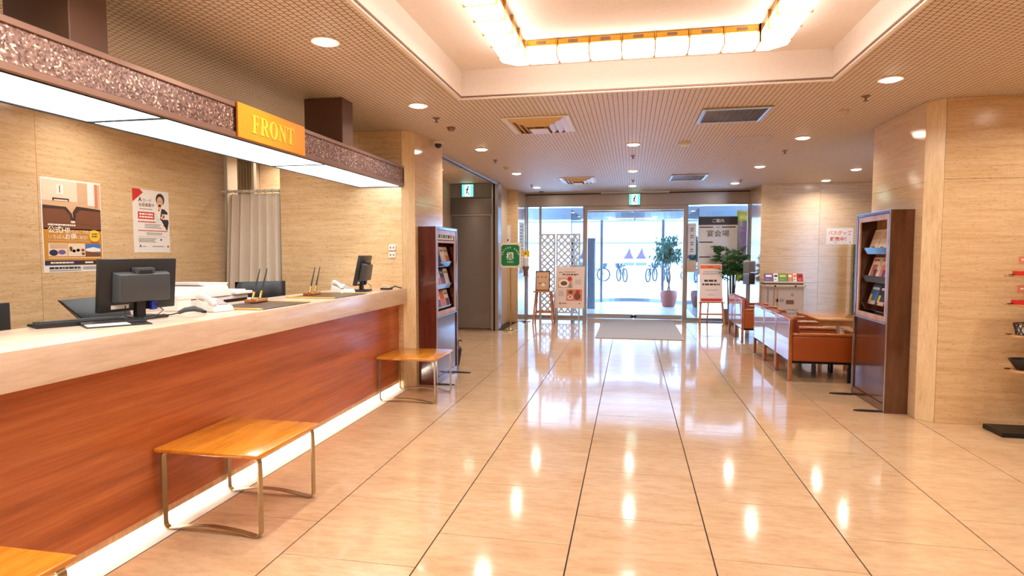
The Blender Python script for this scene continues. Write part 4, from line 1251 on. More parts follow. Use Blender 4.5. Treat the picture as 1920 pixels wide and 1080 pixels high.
for y in (.06, .76):
    part(RL, 'foot_plate', MB().prism([(.10 + .17 + .13 * math.cos(a), y + .035 * math.sin(a)) for a in [2 * PI * k / 20 for k in range(20)]], .0005, .008), 'black_metal')
# right rack against the right pier
RR = rack((2.529, 6.08, 0), -1, 0.84, 0.20, 1.893, 0.83, 'walnut', 'dark walnut brochure rack standing against the right pier facing the walkway')
part(RR, 'niche_back', MB().box(-.0125, -.018, .036, .804, .85, 1.86), 'light_wood')
for lv, z in enumerate((1.485, 1.205, 0.925)):
    rack_tray(RR, -1, .092, .748, .02, .155, z, .062)
    for i in range(3):
        yy = 6.08 + .20 + .215 * i
        cov = [['paper', 'paper_cream', 'paper_cream'], ['paper_pink', 'paper_cream', 'paper'], ['ink_salmon', 'ink_navy', 'ink_blue']][lv][i]
        ac = [[('ink_tan', .1, .6, .9, .9), ('ink_brown', .3, .0, .7, .3)], [('ink_red', .1, .85, .8, .92), ('ink_salmon', .2, .1, .8, .7), ('ink_purple', .55, .05, .95, .5)], [('ink_yellow', .05, .3, .3, .6), ('ink_tan', .2, .05, .9, .35), ('ink_white', .1, .8, .9, .9)]][lv]
        brochure((2.529 - .13, yy, z + .001), -1, .20, .255, .30, cov, ac,
                 [['white magazine', 'cream magazine beside the white one', 'cream magazine at the lounge end'], ['pink magazine', 'cream magazine', 'white magazine'], ['salmon magazine', 'navy magazine', 'blue magazine']][lv][i] + ' on the ' + ['top', 'middle', 'lowest'][lv] + ' tray of the walnut rack', 'magazines in the walnut rack')
for y in (.06, .76):
    part(RR, 'foot_plate', MB().prism([(-(.10 + .20 + .14 * math.cos(a)), y + .035 * math.sin(a)) for a in [-2 * PI * k / 20 for k in range(20)]], .0005, .008), 'black_metal')
um = thing('umbrella', (-2.165, 7.36, 0), 'black folded umbrella with curved handle standing behind the mahogany rack', 'umbrella')
part(um, 'canopy', MB().lathe([(.004, .03), (.016, .06), (.045, .22), (.05, .27), (.02, .30), (.008, .31)], n=14), 'black_leather')
part(um, 'tip', MB().cyl((0, 0, 0.0), (0, 0, .032), .004), 'black_metal')
part(um, 'handle', MB().tube([(0, 0, .305), (0, 0, .35), (.012, 0, .372), (.035, 0, .375), (.05, 0, .36)], .008, 8), 'black_plastic')

# ================================================================ LOUNGE
def armchair(y0, label):
    t = thing('armchair', (1.82, y0, 0), label, 'armchair', 'orange leather armchairs along the walkway')
    Wc = 0.672; D = 0.70
    for (x, y, h, nm) in ((0, 0, .725, 'post'), (0, Wc - .04, .725, 'post')):
        part(t, 'leg', MB().box(x, x + .038, y, y + .04, 0, h), 'chair_wood', 0.006, 2)
    for y in (0.01, Wc - .045):
        part(t, 'leg', MB().box(D - .06, D - .025, y, y + .035, 0, .24), 'black_metal', 0.003)
    bp = part(t, 'back_panel', MB().box(.002, .022, .041, Wc - .041, .235, .705), 'chair_back_panel', 0.003)
    part(t, 'back_rail', MB().box(0, .04, .041, Wc - .041, .706, .728), 'chair_wood', 0.005, 2)
    for y in (0.002, Wc - .062):
        ar = part(t, 'side_panel', MB().box(.039, D, y, y + .06, .235, .53), 'leather_orange', 0.018, 3)
        part(ar, 'arm_rest', MB().box(.039, D - .005, y - .002, y + .062, .531, .562), 'chair_wood', 0.012, 3)
    part(t, 'seat_cushion', MB().box(.13, D - .01, .064, Wc - .064, .25, .44), 'leather_orange', 0.03, 4)
    part(t, 'seat_base', MB().box(.03, D - .03, .064, Wc - .064, .20, .249), 'black_metal')
    part(t, 'back_cushion', MB().hexa([(.024, .064, .441), (.17, .064, .441), (.17, Wc - .064, .441), (.024, Wc - .064, .441)], [(.024, .064, .74), (.10, .064, .74), (.10, Wc - .064, .74), (.024, Wc - .064, .74)]), 'leather_brown', 0.03, 4)
    return t
for y0, lb in ((7.42, 'orange leather armchair at the rack end of the row of three'), (8.11, 'orange leather armchair in the middle of the row of three'), (8.80, 'orange leather armchair at the entrance end of the row of three'),
               (10.47, 'orange leather armchair of the pair, turned away from the easel sign'), (11.16, 'orange leather armchair of the pair, beside the easel sign')):
    armchair(y0, lb)
def low_table(x0, x1, y0, y1, label):
    t = thing('low_table', ((x0 + x1) / 2, (y0 + y1) / 2, 0), label, 'table', 'low wooden lounge tables')
    a, b = (x1 - x0) / 2, (y1 - y0) / 2
    part(t, 'top', MB().box(-a, a, -b, b, .525, .55), 'table_wood', 0.005, 2)
    m = MB(); m.box(-a + .03, a - .03, -b + .03, -b + .05, .45, .5245); m.box(-a + .03, a - .03, b - .05, b - .03, .45, .5245); m.box(-a + .03, -a + .05, -b + .05, b - .05, .45, .5245); m.box(a - .05, a - .03, -b + .05, b - .05, .45, .5245)
    part(t, 'apron', m, 'chair_wood')
    for sx in (-1, 1):
        for sy in (-1, 1):
            part(t, 'leg', MB().box(sx * (a - .03), sx * (a - .075), sy * (b - .03), sy * (b - .075), 0, .449), 'chair_wood', 0.003)
low_table(2.64, 3.34, 9.22, 10.5, 'low wooden table before the far brochure desk')
low_table(2.64, 3.34, 7.18, 8.28, 'low wooden table behind the dark walnut rack')
gs = thing('glass_screen', (4.08, 12.0, 0), 'greenish glass screen with steel edge in the lounge', 'screen')
part(gs, 'pane', MB().box(-.006, .006, -.35, .35, .05, 1.65), 'glass_green')
part(gs, 'edge', MB().box(-.009, .009, -.362, -.351, .03, 1.66), 'ink_green')
part(gs, 'base', MB().box(-.12, .12, -.36, .36, 0, .03), 'steel', 0.003)

# brochure desk against the far right wall
fd = thing('leaflet_desk', (2.86, 12.2, 0), 'beige leaflet display desk against the far stone wall', 'display stand')
part(fd, 'cabinet', MB().box(-.34, .34, -.10, .27, .08, .84), 'paint_beige', 0.006)
part(fd, 'counter_edge', MB().box(-.36, .36, -.16, .28, .841, .89), 'paint_beige', 0.006)
part(fd, 'shadow_gap', MB().box(-.34, .34, -.05, .27, .8905, .915), 'black_gap')
part(fd, 'shelf', MB().box(-.36, .36, -.10, .28, .9155, .945), 'paint_beige', 0.003)
part(fd, 'back_board', MB().box(-.36, .36, .18, .27, .9455, 1.0), 'paint_beige')
for x in (-.18, .18): part(fd, 'knob', MB().lathe([(0, 0), (.018, 0), (.014, .012), (0, .014)], (0, 0, 0), 12), 'black_metal').matrix_local = Matrix.Translation((x, -.1605, .866)) @ Matrix.Rotation(PI / 2, 4, 'X')
s = Sheet((-.33, -.1005, .10), (1, 0, 0), (0, 0, 1))
s.rect('ink_grey', .02, .10, .05, .70); s.rect('light_wood', .13, .25, .16, .70); s.rect('light_wood', .19, .30, .22, .70); s.lines('ink_grey', .17, .32, .46, .06, 1, .1); s.lines('ink_brown', .36, .50, .42, .08, 1, .1); s.lines('ink_grey', .33, .62, .30, .03, 2, .07, 1, .3); s.disc('ink_grey', .47, .60, .03)
s.flush(fd, 'print', w=False)
for i, (mat, w_, ac) in enumerate((('ink_purple', .15, 'ink_white'), ('paper', .08, 'ink_darkbrown'), ('ink_green', .16, 'ink_yellow'), ('ink_salmon', .08, 'ink_white'), ('paper_cream', .07, 'ink_orange'), ('ink_red', .10, 'ink_darkbrown'))):
    x = 2.52 + [0.08, .21, .335, .465, .55, .645][i]
    t = thing('leaflet_pack', (x, 12.26, .9455), 'pack of %s leaflets standing on the far leaflet desk' % ['purple', 'white and dark', 'green and yellow', 'salmon', 'cream and orange', 'red'][i], 'leaflets', 'leaflet packs on the far desk')
    part(t, 'pack', MB().hexa([(-w_ / 2, -.05, 0), (w_ / 2, -.05, 0), (w_ / 2, 0, 0), (-w_ / 2, 0, 0)], [(-w_ / 2, 0.0, .15), (w_ / 2, 0.0, .15), (w_ / 2, .05, .15), (-w_ / 2, .05, .15)]), mat, 0.002)
    s = Sheet((-w_ / 2, -.0505, 0), (1, 0, 0), Vector((0, .05, .15)))
    s.rect(ac, w_ * .15, .09, w_ * .85, .13); s.rect('ink_grey', w_ * .15, .03, w_ * .6, .05)
    s.flush(t, 'print', w=False)
# hanging leaflet pockets beside the palm
lp = thing('leaflet_stand', (2.30, 12.60, 0), 'clear leaflet stand with dark leaflets beside the palm', 'display stand')
part(lp, 'base', MB().lathe([(0, 0), (.14, 0), (.13, .012), (0, .014)], n=20), 'steel')
part(lp, 'pole', MB().cyl((0, 0, .0145), (0, 0, 1.25), .012), 'steel')
for z, m1, m2 in ((.86, 'board_grey', 'ink_brown'), (1.10, 'paper_cream', 'ink_tan')):
    pk = part(lp, 'pocket', MB().box(-.12, .12, -.055, -.018, z, z + .22), 'acrylic')
    part(pk, 'leaflet', MB().box(-.11, .0, -.05, -.03, z + .01, z + .235), m1)
    part(pk, 'leaflet', MB().box(.005, .11, -.05, -.03, z + .01, z + .235), m2)

# wall notice
nt, s = sheet_thing('wall_notice', (3.68, 12.5, 1.655), (1, 0, 0), (0, 0, 1), 0.47, 0.31, 'paper', 'white notice in red and orange lettering on the far stone wall', 'notice')
s.text('ink_orange', 'バスグッズ', .235, .185, .085, 1, 'CENTER', bold=.002); s.text('ink_red', '販売中！', .235, .07, .085, 1, 'CENTER', bold=.002)
s.rect('ink_darkbrown', .165, .02, .175, .05); s.rect('ink_darkbrown', .41, .02, .42, .05)
s.flush(nt)

# ================================================================ ENTRANCE SIDE
mt = solo('door_mat', MB().box(-0.60, 0.92, 10.52, 13.4, 0.0005, 0.011), 'mat_grey', (0.16, 11.9, 0.0005), 'large grey door mat lying before the entrance doors', 'mat', bevel=0.004)
# coffee shop sign stand
cs = thing('sign_stand', (-2.25, 11.22, 0), 'green coffee shop sign on a slim pole by the steel jamb', 'sign')
part(cs, 'base', MB().lathe([(0, 0), (.14, 0), (.135, .010), (.05, .022), (.022, .06), (.018, .10)], n=24), 'bench_metal')
part(cs, 'pole', MB().cyl((0, 0, .06), (0, 0, 1.215), .012), 'brass')
part(cs, 'board', MB().box(-.21, .21, -.030, -.012, 1.21, 1.68), 'sign_cream', 0.006, 2)
s = Sheet((-.21, -.0303, 1.21), (1, 0, 0), (0, 0, 1))
g_, r_ = .035, .035
s.poly('sign_green', [(g_ + r_, g_), (.42 - g_ - r_, g_), (.42 - g_, g_ + r_), (.42 - g_, .47 - g_ - r_), (.42 - g_ - r_, .47 - g_), (g_ + r_, .47 - g_), (g_, .47 - g_ - r_), (g_, g_ + r_)], 1)
s.text('ink_white', '楓', .205, .165, .155, 2, 'CENTER', bold=.002)
for i, c in enumerate('COFFEE SHOP'):
    a = math.radians(170 - 16 * i)
    s.text('ink_white', c, .21 + .145 * math.cos(a), .225 + .145 * math.sin(a), .042, 2, 'CENTER', a - PI / 2, bold=.001)
s.text('ink_white', 'KAEDE', .21, .095, .04, 2, 'CENTER')
s.flush(cs, 'print', w=False)
# hand sanitiser stand
hs = thing('sanitizer_stand', (-2.24, 12.85, 0), 'steel stand carrying a yellow topped sanitiser bottle', 'dispenser')
part(hs, 'base', MB().lathe([(0, 0), (.12, 0), (.115, .012), (.03, .02), (.02, .03)], n=24), 'chrome')
part(hs, 'pole', MB().cyl((0, 0, .025), (0, 0, .98), .016), 'chrome')
part(hs, 'pedal', MB().box(-.04, .04, -.18, -.10, .013, .03), 'chrome', 0.004)
part(hs, 'tray', MB().lathe([(0, .98), (.085, .98), (.09, .995), (0, .995)], n=20), 'chrome')
part(hs, 'holder', MB().lathe([(.05, .9955), (.05, 1.10), (.075, 1.16), (.075, 1.20), (0, 1.20)], n=18), 'dispenser_brown')
part(hs, 'bottle', MB().lathe([(0, 1.2005), (.06, 1.2005), (.06, 1.38), (.025, 1.42), (.02, 1.45)], n=18), 'white_plastic')
part(hs, 'nozzle', MB().tube([(0, 0, 1.44), (0, 0, 1.47), (.0, -.03, 1.48)], .012, 8), 'black_plastic')
part(hs, 'card', MB().box(-.08, .08, -.004, .004, 1.40, 1.54), 'bottle_yellow', 0.002)
# wooden stool with framed notice
st = thing('stool', (-1.80, 12.55, 0), 'wooden four-legged stool carrying a framed menu', 'stool')
part(st, 'seat', MB().box(-.21, .21, -.16, .16, .66, .69), 'easel_wood', 0.006, 2)
for sx in (-1, 1):
    for sy in (-1, 1):
        b_, t_ = (sx * .21, sy * .16), (sx * .15, sy * .11); q = .017
        part(st, 'leg', MB().hexa([(b_[0] - q, b_[1] - q, 0), (b_[0] + q, b_[1] - q, 0), (b_[0] + q, b_[1] + q, 0), (b_[0] - q, b_[1] + q, 0)], [(t_[0] - q, t_[1] - q, .6595), (t_[0] + q, t_[1] - q, .6595), (t_[0] + q, t_[1] + q, .6595), (t_[0] - q, t_[1] + q, .6595)]), 'easel_wood')
part(st, 'stretcher', MB().box(-.18, .18, -.151, -.131, .225, .255), 'easel_wood')
part(st, 'stretcher', MB().box(-.18, .18, .131, .151, .225, .255), 'easel_wood')
fm = thing('framed_menu', (-1.83, 12.56, .6905), 'small dark framed menu leaning on the wooden stool', 'picture frame')
fm.rotation_euler = (math.radians(-9), 0, 0)
part(fm, 'frame', ring_v := (lambda m: (m.box(-.155, .155, -.012, .012, 0, .018), m.box(-.155, .155, -.012, .012, .402, .42), m.box(-.155, -.137, -.012, .012, .018, .402), m.box(.137, .155, -.012, .012, .018, .402), m)[-1])(MB()), 'ink_darkbrown')
part(fm, 'sheet', MB().box(-.1365, .1365, -.004, .004, .0185, .4015), 'ink_tan')
part(fm, 'strut', MB().box(-.02, .02, .0125, .02, .05, .38), 'ink_darkbrown')
s = Sheet((-.1365, -.0042, .0185), (1, 0, 0), (0, 0, 1))
for x in (.04, .12, .20): s.disc('ink_brown', x, .27, .016)
s.lines('ink_brown', .05, .20, .13, .02, 1, .03); s.disc('ink_white', .15, .11, .04, .035, 2)
s.flush(fm, 'print', w=False)
# A-frame dessert poster
af = thing('a_frame_sign', (-1.26, 12.75, 0), 'pale A-frame poster stand with food pictures before the lattice', 'sign')
TA = math.radians(8)
for (sgn, nm) in ((-1, 'front'), (1, 'rear')):
    for x in (-.29, .29):
        part(af, 'leg', MB().tube([(x, sgn * .19, .003), (x, sgn * .02, 1.20)], .012, 6), 'aluminium')
part(af, 'hinge_bar', MB().cyl((-.30, 0, 1.212), (.30, 0, 1.212), .014), 'aluminium')
U_ = Vector((0, .17, 1.197)).normalized(); O_ = Vector((-.29, -.206 + .17 * .32 / 1.2, .32))
s = Sheet(O_, (1, 0, 0), U_)
mb = MB(); s.slab(mb, -.015, 0, .595, .885, -.006, .004); part(af, 'board', mb, 'paper_pink', 0.002)
s.O = s.O + s.Nn * .0043
s.lines('ink_brown', .05, .14, .755, .014, 1, .02); s.lines('ink_brown', .17, .40, .765, .014, 1, .02); s.lines('ink_brown', .13, .46, .705, .030, 1, .04); s.lines('ink_grey', .18, .42, .685, .010, 1, .02)
s.rect('ink_tan', .03, .43, .35, .655); s.disc('paper', .16, .53, .11, .085, 2); s.disc('ink_brown', .165, .53, .072, .048, 3); s.disc('ink_red', .285, .625, .045, .05, 4); s.poly('ink_grey', [(.25, .44), (.34, .44), (.30, .56)], 3)
s.lines('ink_grey', .40, .55, .60, .008, 5, .02, 1, .3); s.lines('ink_grey', .05, .18, .36, .008, 6, .02, 1, .3)
s.rect('ink_salmon', .22, .16, .55, .405); s.disc('ink_brown', .31, .345, .05, .04, 2); s.disc('paper_pink', .30, .235, .06, .045, 2); s.disc('ink_brown', .45, .26, .07, .08, 3); s.disc('ink_red', .46, .36, .05, .03, 2); s.disc('ink_red', .30, .24, .025, .02, 3)
s.disc('ink_brown', .09, .105, .016, .022); s.lines('ink_brown', .13, .23, .095, .022, 1, .03); s.rect('ink_grey', .24, .104, .45, .106); s.disc('ink_brown', .50, .108, .014)
s.flush(af, 'print', w=False)
# easel sign
es = thing('easel_sign', (1.64, 12.98, 0), 'white sign with red bands leaning on a wooden easel by the doors', 'sign', None, math.radians(4))
for (xb, xt) in ((-.25, -.15), (.25, .16)):
    part(es, 'leg', MB().hexa([(xb - .02, -.16, 0), (xb + .02, -.16, 0), (xb + .02, -.135, 0), (xb - .02, -.135, 0)], [(xt - .018, .06, 1.22), (xt + .018, .06, 1.22), (xt + .018, .085, 1.22), (xt - .018, .085, 1.22)]), 'easel_wood', 0.002)
part(es, 'rear_leg', MB().tube([(0, .36, .004), (0, .075, 1.18)], .014, 6), 'easel_wood')
part(es, 'crossbar', MB().box(-.24, .24, -.125, -.105, .21, .245), 'easel_wood', 0.002)
part(es, 'ledge', MB().box(-.26, .26, -.13, -.055, .455, .48), 'easel_wood', 0.003)
U_ = Vector((0, .22, 1.22)).normalized()
s = Sheet((-.235, -.098, .4805), Vector((1, 0, 0)), U_)
mb = MB(); s.slab(mb, 0, 0, .45, .79, -.006, .004); part(es, 'board', mb, 'paper_pink', 0.002)
s.O = s.O + s.Nn * .0043
s.rect('ink_orange', .015, .695, .435, .765); s.rect('ink_red', .015, .015, .435, .07); s.lines('ink_brown', .17, .27, .715, .02, 1, .03, 2)
s.lines('ink_grey', .08, .36, .63, .014, 1, .02); s.lines('ink_grey', .06, .40, .595, .013, 2, .024)
s.lines('ink', .09, .34, .42, .042, 1, .05); s.lines('ink', .05, .40, .345, .036, 1, .05); s.lines('ink_grey', .10, .36, .24, .012, 1, .02); s.lines('ink_grey', .16, .30, .14, .012, 1, .02)
s.flush(es, 'print', w=False)

# notices on the far left stone block
n1_, s = sheet_thing('wall_notice', (-2.815, 12.6, 1.55), (1, 0, 0), (0, 0, 1), 0.29, 0.53, 'board_grey', 'tall pale notice with small dark lettering on the far left stone block', 'notice')
s.lines('ink', .12, .20, .26, .045, 1, .1); s.lines('ink', .08, .24, .19, .045, 1, .1); s.rect('paper', .04, .36, .25, .50); s.rect('ink_grey', .04, .11, .27, .114)
s.flush(n1_)
n2_, s = sheet_thing('wall_notice', (-2.37, 12.78, 1.05), (0, 1, 0), (0, 0, 1), 0.55, 1.1, 'paper', 'tall white notice on the polished side of the far left block', 'notice')
s.lines('ink_grey', .05, .45, 1.0, .03, 12, .07, 1, .4)
s.flush(n2_)

# directory board seen through the right pane
db = thing('directory_board', (1.825, 13.54, 0), 'grey directory board with dark header standing against the entrance glass', 'sign')
for x in (-.33, .33): part(db, 'leg', MB().box(x - .02, x + .02, -.02, .02, 0, 1.02), 'steel')
part(db, 'foot', MB().box(-.38, .38, -.06, .06, .0, .012), 'steel', 0.003)
part(db, 'panel', MB().box(-.40, .40, -.025, .025, 1.02, 2.27), 'board_grey', 0.01, 2)
part(db, 'header', MB().box(-.40, .40, -.028, -.0255, 2.09, 2.265), 'board_dark')
s = Sheet((-.40, -.0285, 1.02), (1, 0, 0), (0, 0, 1))
s.text('ink_white', 'ご案内', .40, 1.125, .085, 2, 'CENTER', bold=.001)
s.text('ink', '宴会場', .40, .83, .15, 1, 'CENTER', sx=1.05)
for (x0, x1, y_) in ((.02, .30, 1.01), (.48, .76, 1.01), (.02, .30, .69), (.02, .25, .37)): s.rect('ink', x0, y_, x1, y_ + .022)
s.rect('ink', .32, .48, .48, .62); s.lines('ink_grey', .36, .44, 1.01, .02, 1, .03); s.lines('ink_grey', .32, .50, .37, .03, 1, .03)
s.flush(db, 'print', w=False)
bn = thing('banner_flag', (2.52, 14.4, 0), 'narrow pink and yellow banner flag on a pole behind the entrance glass', 'banner')
part(bn, 'base', MB().box(-.15, .15, -.15, .15, -.005, .05), 'white_plastic', 0.006)
part(bn, 'pole', MB().cyl((.14, 0, .05), (.14, 0, 2.46), .010), 'white_plastic')
vs = []; fs = []
for j in range(13):
    for i in range(7):
        vs.append((.13 - .30 * i / 6, .02 * math.sin(i * 1.1 + j * .5), .85 + 1.58 * j / 12 + (.05 * i / 6 if j == 12 else 0)))
for j in range(12):
    for i in range(6): fs.append((j * 7 + i, j * 7 + i + 1, j * 7 + i + 8, j * 7 + i + 7))
c_ = part(bn, 'cloth', MB().add(vs, fs), 'ink_tan', angle=180); c_.modifiers.new('thick', 'SOLIDIFY').thickness = .002
s = Sheet((-.17, -.03, .85), (1, 0, 0), (0, 0, 1))
s.rect('ink_yellow', .0, 1.36, .29, 1.57); s.rect('ink_yellow', .0, .0, .29, .35)
for i in range(6): s.lines('ink_pink', .07, .22, 1.18 - i * .16, .045, 2, .06)
s.flush(bn, 'print', w=False)
# plates on the post beside the doors
pp = thing('notice_plate', (1.30, 13.60, .95), 'pale lettered strip and beige plate fixed to the glass by the door post', 'notice')
part(pp, 'strip', MB().box(-.085, .085, -.004, .0, .50, 1.18), 'board_grey'); part(pp, 'plate', MB().box(-.10, .10, -.006, .0, .12, .38), 'paint_beige', 0.002)
s = Sheet((-.085, -.0043, .50), (1, 0, 0), (0, 0, 1))
for i in range(4): s.lines('ink_grey', .05, .12, .55 - i * .15, .03, 2, .045)
s.flush(pp, 'print', w=False)
# ---- lattice screens behind the left pane
def lattice(x0, x1, y, z1, label):
    t = thing('lattice_screen', ((x0 + x1) / 2, y, 0), label, 'screen', 'grey lattice screens at the entrance glass')
    a = (x1 - x0) / 2
    m = MB(); m.box(-a, -a + .035, -.018, .018, 0, z1); m.box(a - .035, a, -.018, .018, 0, z1); m.box(-a + .035, a - .035, -.018, .018, z1 - .035, z1); m.box(-a + .035, a - .035, -.018, .018, .12, .155)
    part(t, 'frame', m, 'lattice_grey', 0.003)
    w, z0, zt = a - .035, .155, z1 - .035; pitch = .105
    for dr in (1, -1):
        c = -6.0
        while c < 6:
            # line z = zc + dr*x + c clipped to the frame
            pts = []
            zc = (z0 + zt) / 2
            xa, xb = -w, w
            za, zb = zc + dr * xa + c, zc + dr * xb + c
            lo, hi = 0.0, 1.0
            d = zb - za
            t0, t1 = sorted(((z0 - za) / d, (zt - za) / d))
            lo, hi = max(lo, t0), min(hi, t1)
            if hi - lo > .02:
                p = Vector((xa + (xb - xa) * lo, dr * .006, za + d * lo)); q = Vector((xa + (xb - xa) * hi, dr * .006, za + d * hi))
                u = (q - p).normalized(); n = Vector((-u.z, 0, u.x)) * .019; dpt = Vector((0, .005, 0))
                part(t, 'slat', MB().hexa([p - n - dpt, q - n - dpt, q + n - dpt, p + n - dpt], [p - n + dpt, q - n + dpt, q + n + dpt, p + n + dpt]), 'lattice_grey')
            c += pitch * 1.414
    return t
lattice(-2.03, -1.68, 13.54, 1.92, 'narrow grey lattice screen against the entrance glass behind the stool')
lattice(-1.66, -1.12, 13.54, 1.92, 'wide grey lattice screen against the entrance glass behind the A-frame poster')

# tall stainless cabinet in the vestibule
ub = thing('umbrella_cabinet', (-1.06, 16.2, 0), 'tall narrow stainless cabinet inside the glass vestibule', 'cabinet')
part(ub, 'body', MB().box(-.13, .13, -.12, .12, -.005, 1.86), 'vestibule_steel', 0.006)
part(ub, 'cap', MB().box(-.14, .14, -.13, .13, 1.861, 1.885), 'steel', 0.004)
part(ub, 'door', MB().box(-.11, .11, -.128, -.1205, .08, 1.78), 'vestibule_steel', 0.003)

# ================================================================ PLANTS
def leaf(m, base, d, up, L, w, droop=.25):
    d = d.normalized(); sd = d.cross(up)
    sd = sd.normalized() if sd.length > 1e-3 else Vector((1, 0, 0))
    p1 = base + d * L * .45 - Vector((0, 0, 1)) * droop * L * .1; p2 = base + d * L - Vector((0, 0, 1)) * droop * L * .6
    m.add([base, p1 + sd * w, p2, p1 - sd * w], [(0, 1, 2), (0, 2, 3)])
fg = thing('potted_fig', (1.04, 17.1, 0), 'weeping fig tree in a terracotta pot inside the vestibule', 'potted plant')
pot = part(fg, 'pot', MB().lathe([(0, -.005), (.14, -.005), (.17, .02), (.225, .24), (.235, .36), (.215, .44), (.19, .44), (.19, .38), (0, .38)], n=28), 'terracotta')
part(pot, 'soil', MB().lathe([(0, .3805), (.188, .3805), (.17, .40), (0, .405)], n=20), 'soil')
for ph in (0, PI):
    part(fg, 'trunk', MB().tube([(.03 * math.cos(ph + i * .7), .03 * math.sin(ph + i * .7), .40 + i * .09) for i in range(11)], [.022 - .0008 * i for i in range(11)], 7), 'bark')
m = MB(); mbr = MB()
rnd = random.Random(3)
for i in range(64):
    a = rnd.uniform(0, 2 * PI); el = rnd.uniform(-.7, 1.3); r = rnd.uniform(.35, .62)
    c0 = Vector((0, 0, 1.28 + rnd.uniform(-.1, .2)))
    tip = Vector((r * .98 * math.cos(a) * math.cos(el), r * .98 * math.sin(a) * math.cos(el), 1.50 + r * 1.05 * math.sin(el)))
    mid = (c0 + tip) / 2 + Vector((0, 0, .06))
    mbr.tube([c0, mid, tip], [.008, .005, .003], 5)
    for k2 in range(15):
        t_ = rnd.uniform(.25, 1.0)
        b = (mid + (tip - mid) * (t_ * 2 - 1)) if t_ > .5 else (c0 + (mid - c0) * t_ * 2)
        d = Vector((rnd.gauss(0, 1), rnd.gauss(0, 1), rnd.gauss(-.5, .6)))
        leaf(m, b + Vector((rnd.gauss(0, .03), rnd.gauss(0, .03), rnd.gauss(0, .03))), d, Vector((rnd.gauss(0, .4), rnd.gauss(0, .4), 1)), rnd.uniform(.09, .15), rnd.uniform(.018, .028), .5)
part(fg, 'branches', mbr, 'bark', kind='stuff')
part(fg, 'foliage', m, 'leaf_teal', kind='stuff', label='small drooping green leaves')

pm = thing('lady_palm', (2.07, 13.20, 0), 'tall lady palm with fan leaves by the entrance glass', 'potted plant')
part(pm, 'pot', MB().lathe([(0, 0), (.13, 0), (.17, .04), (.18, .30), (.165, .30), (.16, .27), (0, .27)], n=24), 'dispenser_brown')
rnd = random.Random(11)
for i in range(7):
    a = 2 * PI * i / 7; r0 = .05; h = 1.14 + .13 * (i % 4)
    top = Vector((.10 * math.cos(a), .08 * math.sin(a), h))
    part(pm, 'stem', MB().tube([(r0 * math.cos(a), r0 * math.sin(a), .25), (r0 * 1.3 * math.cos(a), r0 * 1.3 * math.sin(a), .6), top], [.014, .013, .009], 7), 'bark')
    for f in range(8):
        fa = a + rnd.uniform(-1.5, 1.5); el = rnd.uniform(-.1, 1.0)
        st_ = top - Vector((0, 0, .04 * f)) ; d = Vector((math.cos(fa) * math.cos(el), math.sin(fa) * math.cos(el) * .7, math.sin(el)))
        hub = st_ + d * rnd.uniform(.10, .18)
        m = MB().tube([st_, st_ + d * .1 + Vector((0, 0, .02)), hub], .004, 5)
        sd = d.cross(Vector((0, 0, 1))).normalized(); upv = sd.cross(d)
        for q in range(11):
            th = (q / 10 - .5) * 3.0
            leaf(m, hub, d * math.cos(th) + sd * math.sin(th) + Vector((0, 0, .05)), upv, rnd.uniform(.17, .26), .009, .7)
        m.v = [(min(x, .37 + .02 * math.sin(z * 40)), min(y, .26), z) for x, y, z in m.v]
        part(pm, 'frond', m, 'leaf_dark')

# ================================================================ SOUVENIR SHELF AT THE RIGHT PIER
sh = thing('display_shelf', (3.45, 5.6, 0), 'souvenir display shelf standing before the right stone pier', 'shelf')
part(sh, 'base', MB().box(2.97, 3.95, 5.46, 5.74, 0.0, .04), 'black_metal', 0.004, w=True)
part(sh, 'post', MB().box(3.38, 3.42, 5.66, 5.70, .041, 1.75), 'black_metal', w=True)
for z in (1.30, 1.065, 0.815, 0.53):
    sl = part(sh, 'shelf_board', MB().prism([(3.06, 5.45), (3.90, 5.45), (3.95, 5.655), (3.03, 5.655)], z, z + .014), 'light_wood', 0.002, w=True)
    part(sl, 'bracket', MB().box(3.02, 3.06, 5.56, 5.575, z + .016, z + .022), 'black_metal', w=True)
def red_box(x, y, z, label):
    t = thing('gift_box', (x, y, z), label, 'box', 'red price cards and boxes on the souvenir shelf')
    part(t, 'tray', MB().box(-.03, .20, -.04, .05, 0, .035), 'ink_red', 0.002)
    part(t, 'stem', MB().box(.03, .036, -.003, .003, .0355, .09), 'acrylic')
    part(t, 'card', MB().box(-.015, .16, -.003, .003, .0905, .155), 'ink_salmon', 0.001)
    s = Sheet((-.015, -.0032, .0905), (1, 0, 0), (0, 0, 1)); s.lines('ink_white', .02, .15, .03, .014, 1, .02); s.flush(t, 'print', w=False)
red_box(3.09, 5.55, 1.3145, 'red gift tray with price card on the top souvenir shelf')
red_box(3.09, 5.55, 1.0795, 'red gift tray with price card on the second souvenir shelf')
wb = thing('woven_basket', (3.17, 5.55, .8295), 'black open-weave basket with white sweets on the souvenir shelf', 'basket')
m = MB()
for i in range(16):
    a = 2 * PI * i / 16
    for tw in (.4, -.4):
        m.tube([(.085 * math.cos(a), .06 * math.sin(a), .004), (.105 * math.cos(a + tw), .075 * math.sin(a + tw), .09)], .004, 5)
part(wb, 'weave', m, 'black_plastic')
part(wb, 'rim', MB().tube([(.105 * math.cos(2 * PI * i / 24), .075 * math.sin(2 * PI * i / 24), .093) for i in range(24)], .005, 6, True), 'black_plastic')
part(wb, 'contents', MB().lathe([(0, .004), (.075, .004), (.085, .06), (.05, .08), (0, .085)], n=14), 'paper').scale = (1, .7, 1)
tb = thing('black_tray', (3.17, 5.55, .5445), 'black oval tray with wrapped sweets on the lowest souvenir shelf', 'tray')
